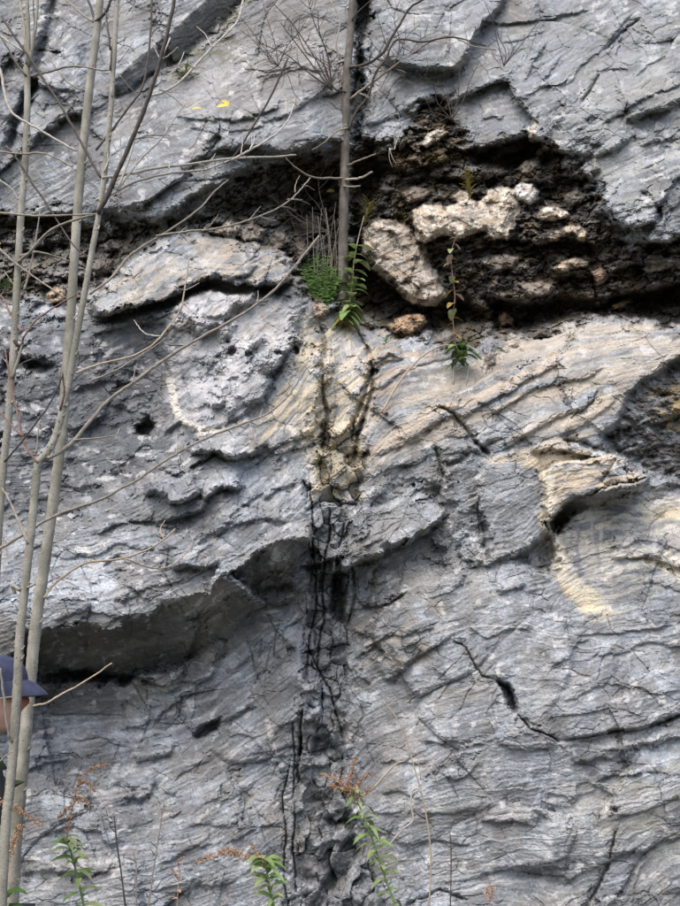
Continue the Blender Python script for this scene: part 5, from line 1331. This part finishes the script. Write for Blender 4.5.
for nm, lb, pts, Y_, a, b in DK:
    full, base = base_of(pts, Y_)
    root = empty(nm, base); tag(root, lb, 'stalk')
    Geo().add(stem(full, a, b, Y_, sub=5, knob=.12)).build('stem', M_DARKT if 'tall' not in lb else M_GREYT, root)
    g = Geo()
    for q, w0_, w1_ in side_twigs(pts, 5, 9, len(lb)):
        g.add(stem(q, w0_, w1_, Y_, sub=3, sides=5))
    g.build('twig', M_DARKT, root)
# withered stalks with a few brown tufts
weed('withered_weed', 'small withered weed with curled brown tufts', [(176, 930), (178, 890), (180, 870)], 3.1, 1.6, .2, .9, 5, 9, 4, [M_SEED], [([(178, 880), (174, 872), (170, 868)], 3), ([(180, 872), (178, 862), (182, 858)], 4)], seed=15, pdens=20, stem_mat=M_STRAW)
weed('withered_weed', 'tiny withered weed with reddish tufts beside the black stalk', [(494, 930), (492, 905), (490, 894)], 3.3, 1.4, .2, .9, 4, 8, 4, [M_SEED], [([(490, 898), (486, 892), (496, 886)], 4), ([(490, 898), (492, 890), (490, 884)], 3)], seed=16, pdens=24, stem_mat=M_SEED)
root = empty('dry_grass_stem', base_of([(428, 930), (430, 880)], 3.5)[1]); tag(root, 'tall bent straw coloured grass stem with kinked pale blade', 'grass stem')
Geo().add(stem(base_of([(428, 930), (431, 862), (427, 820), (420, 788), (412, 760), (404, 732), (394, 714), (384, 702)], 3.5)[0], 2, 1.1, 3.5, sub=5)).build('stem', M_STRAW, root)
Geo().add(stem([(421, 792), (417, 788), (412, 792), (411, 806), (413, 820), (402, 830), (388, 846)], 1.9, 1.3, 3.48)).build('blade', M_PALE, root)
Geo().add(stem([(374, 788), (384, 776), (396, 764), (404, 761)], 2.2, 1.4, 3.52)).build('blade', M_STRAW, root)
Geo().add(stem([(421, 780), (419, 764), (416, 744)], 1.2, .7, 3.5)).build('blade', M_STRAW, root)

# ---- weeds on the ledge
yl = yt
root = empty('feathery_weed', at(322, 305, yl)); tag(root, 'bright green feathery weed at the foot of the ledge tree', 'weed')
r_ = random.Random(44); g = Geo(); st = Geo()
for k in range(60):
    tx, ty = r_.uniform(300, 344), r_.uniform(252, 302)
    if (tx - 322) ** 2 / 520 + (ty - 282) ** 2 / 800 > 1: continue
    path = [(322 + r_.uniform(-6, 6), 304), (322 + (tx - 322) * .6, (304 + ty) / 2 + 4), (tx, ty)]
    Yk = yl - r_.uniform(-.05, .1)
    st.add(stem(path, .9, .5, Yk, sub=3, sides=4))
    q = catmull(path, 8)
    for i in range(4, len(q)):
        for sd_ in (-1, 1, 1):
            dv = np.array((sd_ * r_.uniform(.4, 1), r_.uniform(-.8, .5), r_.uniform(-.1, .8)))
            g.add(leaf_geo(at(q[i][0], q[i][1], Yk), dv, r_.uniform(4, 9) * .0062, r_.uniform(1.4, 3.2) * .0062, (r_.uniform(-.5, .5), -1, .6), .3, .1, 2))
st.build('stem', M_LEAFD, root); fo = g.build('foliage', M_FERN, root); fo['kind'] = 'stuff'
weed('broadleaf_weed', 'broad leaved weed with pale green leaves against the ledge tree', [(349, 318), (350, 300), (352, 285), (354, 262), (358, 240), (364, 216)], yl - .08, 1.8, -.02, .75, 30, 21, 11, [M_LEAFP, M_LEAF, M_LEAFP], rooted=False, seed=21, up=.25, droop=.6, stem_mat=M_STRAW)
weed('broadleaf_weed', 'low clump of pale drooping leaves spilling over the ledge under the tree', [(346, 322), (348, 314), (352, 304)], yl - .14, 1.4, .0, 1, 30, 20, 10, [M_LEAFP, M_LEAF, M_LEAFP, M_OLIVE], rooted=False, seed=41, up=.3, droop=1.0, spread_=1.4, stem_mat=M_STRAW)
weed('withered_fern', 'olive withered frond arching over the tilted tan boulder', [(364, 222), (368, 212), (370, 202)], depth_at(364, 224, .2), 1.2, .1, 1, 22, 20, 4, [M_OLIVE, M_OLIVE, M_LEAFP], rooted=False, seed=22, up=.9, droop=.3)
weed('withered_fern', 'olive withered frond standing over the long cream boulder', [(469, 200), (469, 190), (467, 174)], depth_at(468, 205, .16), 1.1, .2, 1, 34, 12, 4.5, [M_OLIVE], rooted=False, seed=23, up=.8, droop=.2)
weed('ledge_weed', 'straggly weed with few pale and pinkish leaves hanging over the cave mouth', [(456, 356), (455, 340), (453, 318), (455, 296), (452, 270), (452, 250), (458, 232)], depth_at(456, 356, .14), 1.4, .1, .95, 18, 14, 8, [M_LEAFP, M_OLIVE, mat_plain('pinkish_leaf', (.42, .28, .24), (.55, .46, .40), 40, .7)], rooted=False, seed=24, up=.2, droop=.9, stem_mat=M_REDT)
weed('ledge_weed', 'low rosette of dark green leaves on the ledge with dangling roots', [(459, 362), (460, 352), (461, 344)], depth_at(458, 358, .16), 1.8, .0, 1, 26, 25, 9, [M_LEAFD, M_LEAF, M_LEAFD, M_LEAFP], rooted=False, seed=25, up=.35, droop=.7)
root = empty('hanging_root', at(455, 360, depth_at(455, 362, .1))); tag(root, 'pale dangling roots below the dark green rosette', 'root')
for pth in ([(458, 356), (454, 366), (453, 384)], [(462, 356), (468, 368), (466, 386)], [(458, 356), (446, 360), (436, 366)]):
    Geo().add(stem(pth, 1.8, 1, depth_at(455, 362, .1))).build('root', M_PALE, root)
weed('grass_tuft', 'tiny green tuft on the ledge below the cave mouth', [(386, 344), (386, 338)], depth_at(386, 342, .05), .8, 0, 1, 16, 10, 2, [M_FERN, M_LEAF], rooted=False, seed=26, up=1.0, droop=.5)
weed('grass_tuft', 'small tuft of dry grass at the lip of the ledge', [(570, 338), (570, 334)], depth_at(575, 336, .04), .8, 0, 1, 18, 14, 1.6, [M_LEAFD, M_GRASS], rooted=False, seed=27, up=.5, droop=.5, spread_=1.6)
weed('grass_tuft', 'dry grass growing in the mossy gully', [(186, 78), (186, 72)], depth_at(186, 76, .05), .8, 0, 1, 34, 20, 1.5, [M_GRASS, M_LEAFD, M_OLIVE], rooted=False, seed=28, up=.5, droop=.4, spread_=1.6)
weed('grass_tuft', 'green grass tuft in the black crevice beside the thin sapling', [(6, 292), (8, 282)], depth_at(8, 288, .1), .8, 0, 1, 30, 24, 2, [M_LEAFD, M_GRASS, M_FERN], rooted=False, seed=29, up=.8, droop=.5, spread_=1.3)
YL = [('yellow leaf with a curled edge on the upper wall, larger of a pair', (223, 107), 13, 7, (1, -.2, .1)), ('yellow leaf tucked above a larger one on the upper wall', (226, 101), 9, 6, (1, .1, -.35)), ('thin yellow leaf lying nearly edge on against the wall', (197, 109), 10, 4, (1, 0, .25)), ('small yellow leaf hanging beside the ledge tree', (331, 192), 8, 6, (1, 0, .3)), ('tiny yellow green leaf at the side of the thin sapling', (-3, 244), 8, 6, (1, 0, .2))]
for k, (lb, (px, py), ln, wd, d) in enumerate(YL):
    Yk = depth_at(max(px, 2), py, .14)
    s = pxsize(Yk, py)
    tag(Geo().add(leaf_geo(at(px - ln / 2, py, Yk), d, ln * s, wd * s, (.1, -1, .5), .12, .3)).build('fallen_leaf', M_YEL), lb, 'leaf')
# dead grass and rootlets hanging in the crevice behind the tree
root = empty('dead_grass', at(325, 296, yl + .05)); tag(root, 'thin dead grass stalks standing behind the feathery weed', 'grass')
for k in range(14):
    x0 = r_.uniform(308, 338)
    pth = [(x0, 300), (x0 + r_.uniform(-4, 4), 262), (x0 + r_.uniform(-12, 8), r_.uniform(195, 235))]
    Geo().add(stem(pth, 1.1, .5, yl + .04, yl + r_.uniform(-.05, .1), sub=4, sides=4)).build('stalk', M_GREYT, root)
# ------------------------------------------------------------------ person in profile at the side, wearing a blue cap
YP = 2.75
hc = at(-9, 695, YP)                 # centre of the head
M_SKIN = mat_plain('skin', (.60, .36, .28), (.70, .46, .37), 30, .55)
M_CAP = mat_plain('blue_cap_cloth', (.036, .042, .082), (.055, .064, .115), 60, .8, .3)
M_JACKET = mat_plain('green_jacket', (.05, .075, .03), (.085, .115, .05), 30, .85, .4)
M_TROUSER = mat_plain('dark_trousers', (.03, .03, .035), (.06, .06, .065), 30, .9, .4)
M_BOOT = mat_plain('brown_boots', (.04, .03, .02), (.08, .06, .04), 30, .7)
M_STRAP = mat_plain('black_strap', (.012, .012, .012), (.025, .025, .025), 30, .6)
M_HAIR = mat_plain('grey_hair', (.22, .2, .19), (.42, .40, .38), 150, .8)
M_LENS = mat_plain('dark_lens', (.01, .01, .012), (.02, .02, .022), 30, .1)
px0, pz = hc[0], hc[2]
person = empty('person', (px0 - .02, YP, 0))
tag(person, 'person in profile wearing a blue peaked cap and green jacket behind the saplings', 'person')


def skin_mesh(nodes, edges, root_i, sub=2):
    me = bpy.data.meshes.new('tmp'); me.from_pydata([n[:3] for n in nodes], edges, [])
    ob = bpy.data.objects.new('tmp', me); col.objects.link(ob)
    ob.modifiers.new('s', 'SKIN')
    for i, n in enumerate(nodes):
        me.skin_vertices[0].data[i].radius = (n[3], n[4] if len(n) > 4 else n[3])
        me.skin_vertices[0].data[i].use_root = (i == root_i)
    sd_ = ob.modifiers.new('d', 'SUBSURF'); sd_.levels = sub; sd_.render_levels = sub
    dg = bpy.context.evaluated_depsgraph_get(); dg.update()
    ev = ob.evaluated_get(dg); m2 = ev.to_mesh()
    out = ([v_.co.copy()[:] for v_ in m2.vertices], [tuple(p.vertices) for p in m2.polygons])
    ev.to_mesh_clear(); bpy.data.objects.remove(ob)
    return out


zn = pz - .155                       # base of the neck; the figure faces +x
X0, Y0 = px0 - .03, YP
sh = zn - .06
def fig(k):                          # joints: (x, y, z, radius), k scales radii for clothing
    N = [(X0 - .02, Y0, .93, .135 * k), (X0 - .02, Y0, 1.10, .125 * k), (X0 - .03, Y0, 1.28, .115 * k), (X0 - .04, Y0, sh - .02, .085 * k), (X0 - .02, Y0, zn, .06), (X0 - .005, Y0, zn + .09, .055)]
    E = [(0, 1), (1, 2), (2, 3), (3, 4), (4, 5)]
    for s in (-1, 1):
        b = len(N)
        N += [(X0 - .05, Y0 + s * .16, sh - .04, .056 * k), (X0 - .08, Y0 + s * .2, sh - .31, .045 * k), (X0 + .06, Y0 + s * .2, sh - .54, .036 * k)]
        E += [(3, b), (b, b + 1), (b + 1, b + 2)]
    for s in (-1, 1):
        b = len(N)
        N += [(X0 - .02, Y0 + s * .095, .84, .088 * k), (X0 + .0, Y0 + s * .1, .48, .06 * k), (X0 - .03, Y0 + s * .1, .09, .042 * k), (X0 + .1, Y0 + s * .105, .045, .034 * k)]
        E += [(0, b), (b, b + 1), (b + 1, b + 2), (b + 2, b + 3)]
    return N, E


# head: sculpted ellipsoid with brow, nose, lips, chin and ears, facing +x
def head_geo():
    nu, nv = 56, 44
    vs, fs = [], []
    for j in range(nv + 1):
        ph = math.pi * j / nv
        for i in range(nu):
            a = 2 * math.pi * i / nu
            dx, dy_, dz = math.sin(ph) * math.cos(a), math.sin(ph) * math.sin(a), math.cos(ph)
            x, y, z = .098 * dx, .076 * dy_, .118 * dz
            f = max(0, dx)
            if z < 0: y *= 1 - .22 * (-z / .118); x = x * (1 - .10 * (-z / .118)) if x < 0 else x
            g = lambda yc, zc, sy, sz: math.exp(-((y - yc) / sy) ** 2 - ((z - zc) / sz) ** 2) * (f > 0)
            x += .017 * g(0, -.024, .017, .015) + .012 * g(0, -.004, .014, .022) + .008 * g(0, .026, .04, .012)
            x -= .012 * (g(.032, .006, .015, .012) + g(-.032, .006, .015, .012)) + .006 * g(0, -.050, .02, .006)
            x += .008 * g(0, -.058, .022, .008) + .007 * g(0, -.046, .022, .006) + .016 * g(0, -.092, .026, .018)
            for s in (-1, 1):
                y += s * .012 * math.exp(-((x + .012) / .012) ** 2 - ((z + .006) / .026) ** 2) * (y * s > .04)
            vs.append((hc[0] + x, hc[1] + y, hc[2] + z))
    for j in range(nv):
        for i in range(nu):
            k = (i + 1) % nu
            fs.append((j * nu + i, (j + 1) * nu + i, (j + 1) * nu + k, j * nu + k))
    return vs, fs


body = Geo()
N, E = fig(1.0)
body.add(skin_mesh(N, E, 0))
body.add(head_geo())
for s in (-1, 1):                    # hands: palm, four fingers, thumb
    wx, wy, wz = X0 + .06, Y0 + s * .2, sh - .54
    nn = [(wx, wy, wz, .026, .02), (wx + .03, wy, wz - .05, .036, .016), (wx + .045, wy, wz - .09, .036, .015)]
    body.add(skin_mesh(nn, [(0, 1), (1, 2)], 0, 1))
    for k in range(4):
        o_ = (k - 1.5) * .019; l_ = (.075, .085, .08, .062)[k]
        body.add(skin_mesh([(wx + .045 + o_ * .8, wy + o_ * .3, wz - .085, .0095), (wx + .055 + o_ * .8, wy + o_ * .3, wz - .085 - l_ * .5, .009), (wx + .05 + o_ * .7, wy + o_ * .3 + s * -.012, wz - .085 - l_, .0075)], [(0, 1), (1, 2)], 0, 1))
    body.add(skin_mesh([(wx + .04, wy - s * .01, wz - .04, .012), (wx + .075, wy - s * .02, wz - .06, .0105), (wx + .09, wy - s * .022, wz - .09, .009)], [(0, 1), (1, 2)], 0, 1))
bo = body.build('body', None, person)
rm = bo.modifiers.new('one_skin', 'REMESH'); rm.mode = 'VOXEL'; rm.voxel_size = .005; rm.use_smooth_shade = True
dg = bpy.context.evaluated_depsgraph_get(); dg.update()
nm_ = bpy.data.meshes.new_from_object(bo.evaluated_get(dg))
bo.modifiers.clear(); bo.data = nm_
nm_.materials.clear(); nm_.materials.append(M_SKIN)
# weathered red nose and cheeks: a colour the skin really has
nt = M_SKIN.node_tree; bs = nt.nodes['Principled BSDF']
gp = nt.nodes.new('ShaderNodeNewGeometry'); vd = nt.nodes.new('ShaderNodeVectorMath'); vd.operation = 'DISTANCE'
vd.inputs[1].default_value = (hc[0] + .125, hc[1], hc[2] - .02)
mr = nt.nodes.new('ShaderNodeMapRange'); mr.inputs['From Min'].default_value = .07; mr.inputs['From Max'].default_value = .015; mr.inputs['To Max'].default_value = .75
mxc = nt.nodes.new('ShaderNodeMix'); mxc.data_type = 'RGBA'
old = bs.inputs['Base Color'].links[0].from_socket
nt.links.new(gp.outputs['Position'], vd.inputs[0]); nt.links.new(vd.outputs['Value'], mr.inputs['Value']); nt.links.new(mr.outputs['Result'], mxc.inputs['Factor'])
nt.links.new(old, mxc.inputs['A']); mxc.inputs['B'].default_value = (.52, .10, .08, 1); nt.links.new(mxc.outputs['Result'], bs.inputs['Base Color'])

# clothes: jacket, trousers, boots
def sub_fig(k, keep, root_i):
    N, E = fig(k); idx_ = {a: i for i, a in enumerate(keep)}
    return skin_mesh([N[a] for a in keep], [(idx_[a], idx_[b]) for a, b in E if a in idx_ and b in idx_], idx_[root_i])


jk = Geo().add(sub_fig(1.22, [0, 1, 2, 3, 6, 7, 8, 9, 10, 11], 1))
jo = jk.build('jacket', M_JACKET, person)
cg = Geo().add(tube_geo([(X0 - .022, Y0, zn - .045), (X0 - .018, Y0, zn - .01), (X0 - .01, Y0, zn + .025), (X0 - .008, Y0, zn + .03)], [.115, .088, .076, .070], 24)); cg.build('collar', M_JACKET, jo)
Geo().add(sub_fig(1.2, [0] + list(range(12, 15)) + list(range(16, 19)), 0)).build('trousers', M_TROUSER, person)
for s in (-1, 1):
    Geo().add(skin_mesh([(X0 - .03, Y0 + s * .1, .16, .06), (X0 - .035, Y0 + s * .1, .06, .056), (X0 + .06, Y0 + s * .103, .05, .05), (X0 + .14, Y0 + s * .106, .042, .042)], [(0, 1), (1, 2), (2, 3)], 1)).build('boot', M_BOOT, person)
Geo().add(skin_mesh([(X0 + .10, Y0 - .09, sh + .02, .02, .012), (X0 + .125, Y0 - .1, sh - .08, .02, .012), (X0 + .12, Y0 - .11, sh - .25, .02, .012)], [(0, 1), (1, 2)], 0)).build('strap', M_STRAP, person)

# cap: domed crown, sweatband edge, peak curving down over the brow
cap = Geo(); vs, fs = [], []
nu, nv = 40, 12
for j in range(nv + 1):
    t = j / nv; ph = t * math.pi / 2
    for i in range(nu):
        a = 2 * math.pi * i / nu
        seam_ = 1 + .012 * abs(math.sin(3 * a)) - .006
        vs.append((hc[0] - .004 + .108 * math.cos(a) * math.sin(ph) ** .75 * seam_, hc[1] + .087 * math.sin(a) * math.sin(ph) ** .75 * seam_, hc[2] + .034 + .084 * math.cos(ph) ** .9 + .012 * (math.cos(a) - 1) * t * .9))
for j in range(nv):
    for i in range(nu):
        k = (i + 1) % nu
        fs.append((j * nu + i, (j + 1) * nu + i, (j + 1) * nu + k, j * nu + k))
co = cap.add((vs, fs)).build('cap', M_CAP, person)
pk = Geo(); vs, fs = [], []
n1, n2 = 20, 8
for lay in (0, -.004):
    for i in range(n1 + 1):
        a = (i / n1 - .5) * math.pi * .74
        for j in range(n2 + 1):
            t = j / n2
            bx, by = .100 * math.cos(a), .084 * math.sin(a)
            ln = .072 * max(.02, math.cos(a * 1.3)) ** .6
            vs.append((hc[0] + bx + ln * t, hc[1] + by * (1 - .05 * t), hc[2] + .046 + .012 * (math.cos(a) - 1) * .9 - .022 * t * t * 1.1 - .020 * t + lay))
W1 = n2 + 1; off_ = (n1 + 1) * W1
for i in range(n1):
    for j in range(n2):
        q_ = (i * W1 + j, i * W1 + j + 1, (i + 1) * W1 + j + 1, (i + 1) * W1 + j)
        fs.append(q_); fs.append(tuple(off_ + x_ for x_ in q_[::-1]))
for i in range(n1):
    a_, b_ = i * W1 + n2, (i + 1) * W1 + n2
    fs.append((a_, a_ + off_, b_ + off_, b_))
pk.add((vs, fs)).build('peak', M_CAP, co)
Geo().add(tube_geo([(hc[0] - .004, hc[1], hc[2] + .132), (hc[0] - .004, hc[1], hc[2] + .138)], [.008, .004], 10)).build('button', M_CAP, co)
# grey hair at the temple and nape, spectacles
hg = Geo(); rh = random.Random(2)
for k in range(420):
    a = rh.uniform(.45, 1) * math.pi * rh.choice((-1, 1)); 
    if abs(a) < math.pi * .55 and rh.random() < .6: continue
    z = rh.uniform(-.055, .032) if abs(a) > math.pi * .7 else rh.uniform(.0, .032)
    k_ = math.sqrt(max(.05, 1 - (z / .118) ** 2))
    p = np.array((hc[0] + .099 * math.cos(a) * k_, hc[1] + .0775 * math.sin(a) * k_, hc[2] + z))
    out = np.array((math.cos(a), math.sin(a), 0))
    hg.add(leaf_geo(p, np.array((-.25, 0, -1)) + .15 * out, .028, .003, out, 0, .2, 2))
ho = hg.build('hair', M_HAIR, person); ho['kind'] = 'stuff'
gl = Geo()
for s in (-1, 1):
    gl.add(tube_geo([(hc[0] - .02, hc[1] + s * .086, hc[2] - .016), (hc[0] + .04, hc[1] + s * .082, hc[2] - .010), (hc[0] + .088, hc[1] + s * .066, hc[2] - .004)], [.0022] * 3, 6))
go_ = gl.build('spectacles', M_PALE, person)
for s in (-1, 1):
    cx, cy, cz = hc[0] + .097, hc[1] + s * .034, hc[2] + .004
    vs = [(cx - .004, cy, cz)] + [(cx - .0 - abs(.018 * math.cos(t_)) * .2, cy + .022 * math.cos(t_), cz + .016 * math.sin(t_)) for t_ in np.linspace(0, 2 * math.pi, 20, endpoint=False)]
    vs2 = [(x_ - .003, y_, z_) for x_, y_, z_ in vs]
    fs = [(0, 1 + i, 1 + (i + 1) % 20) for i in range(20)] + [(21, 22 + (i + 1) % 20, 22 + i) for i in range(20)] + [(1 + i, 22 + i, 22 + (i + 1) % 20, 1 + (i + 1) % 20) for i in range(20)]
    Geo().add((vs + vs2, fs)).build('lens', M_LENS, go_)
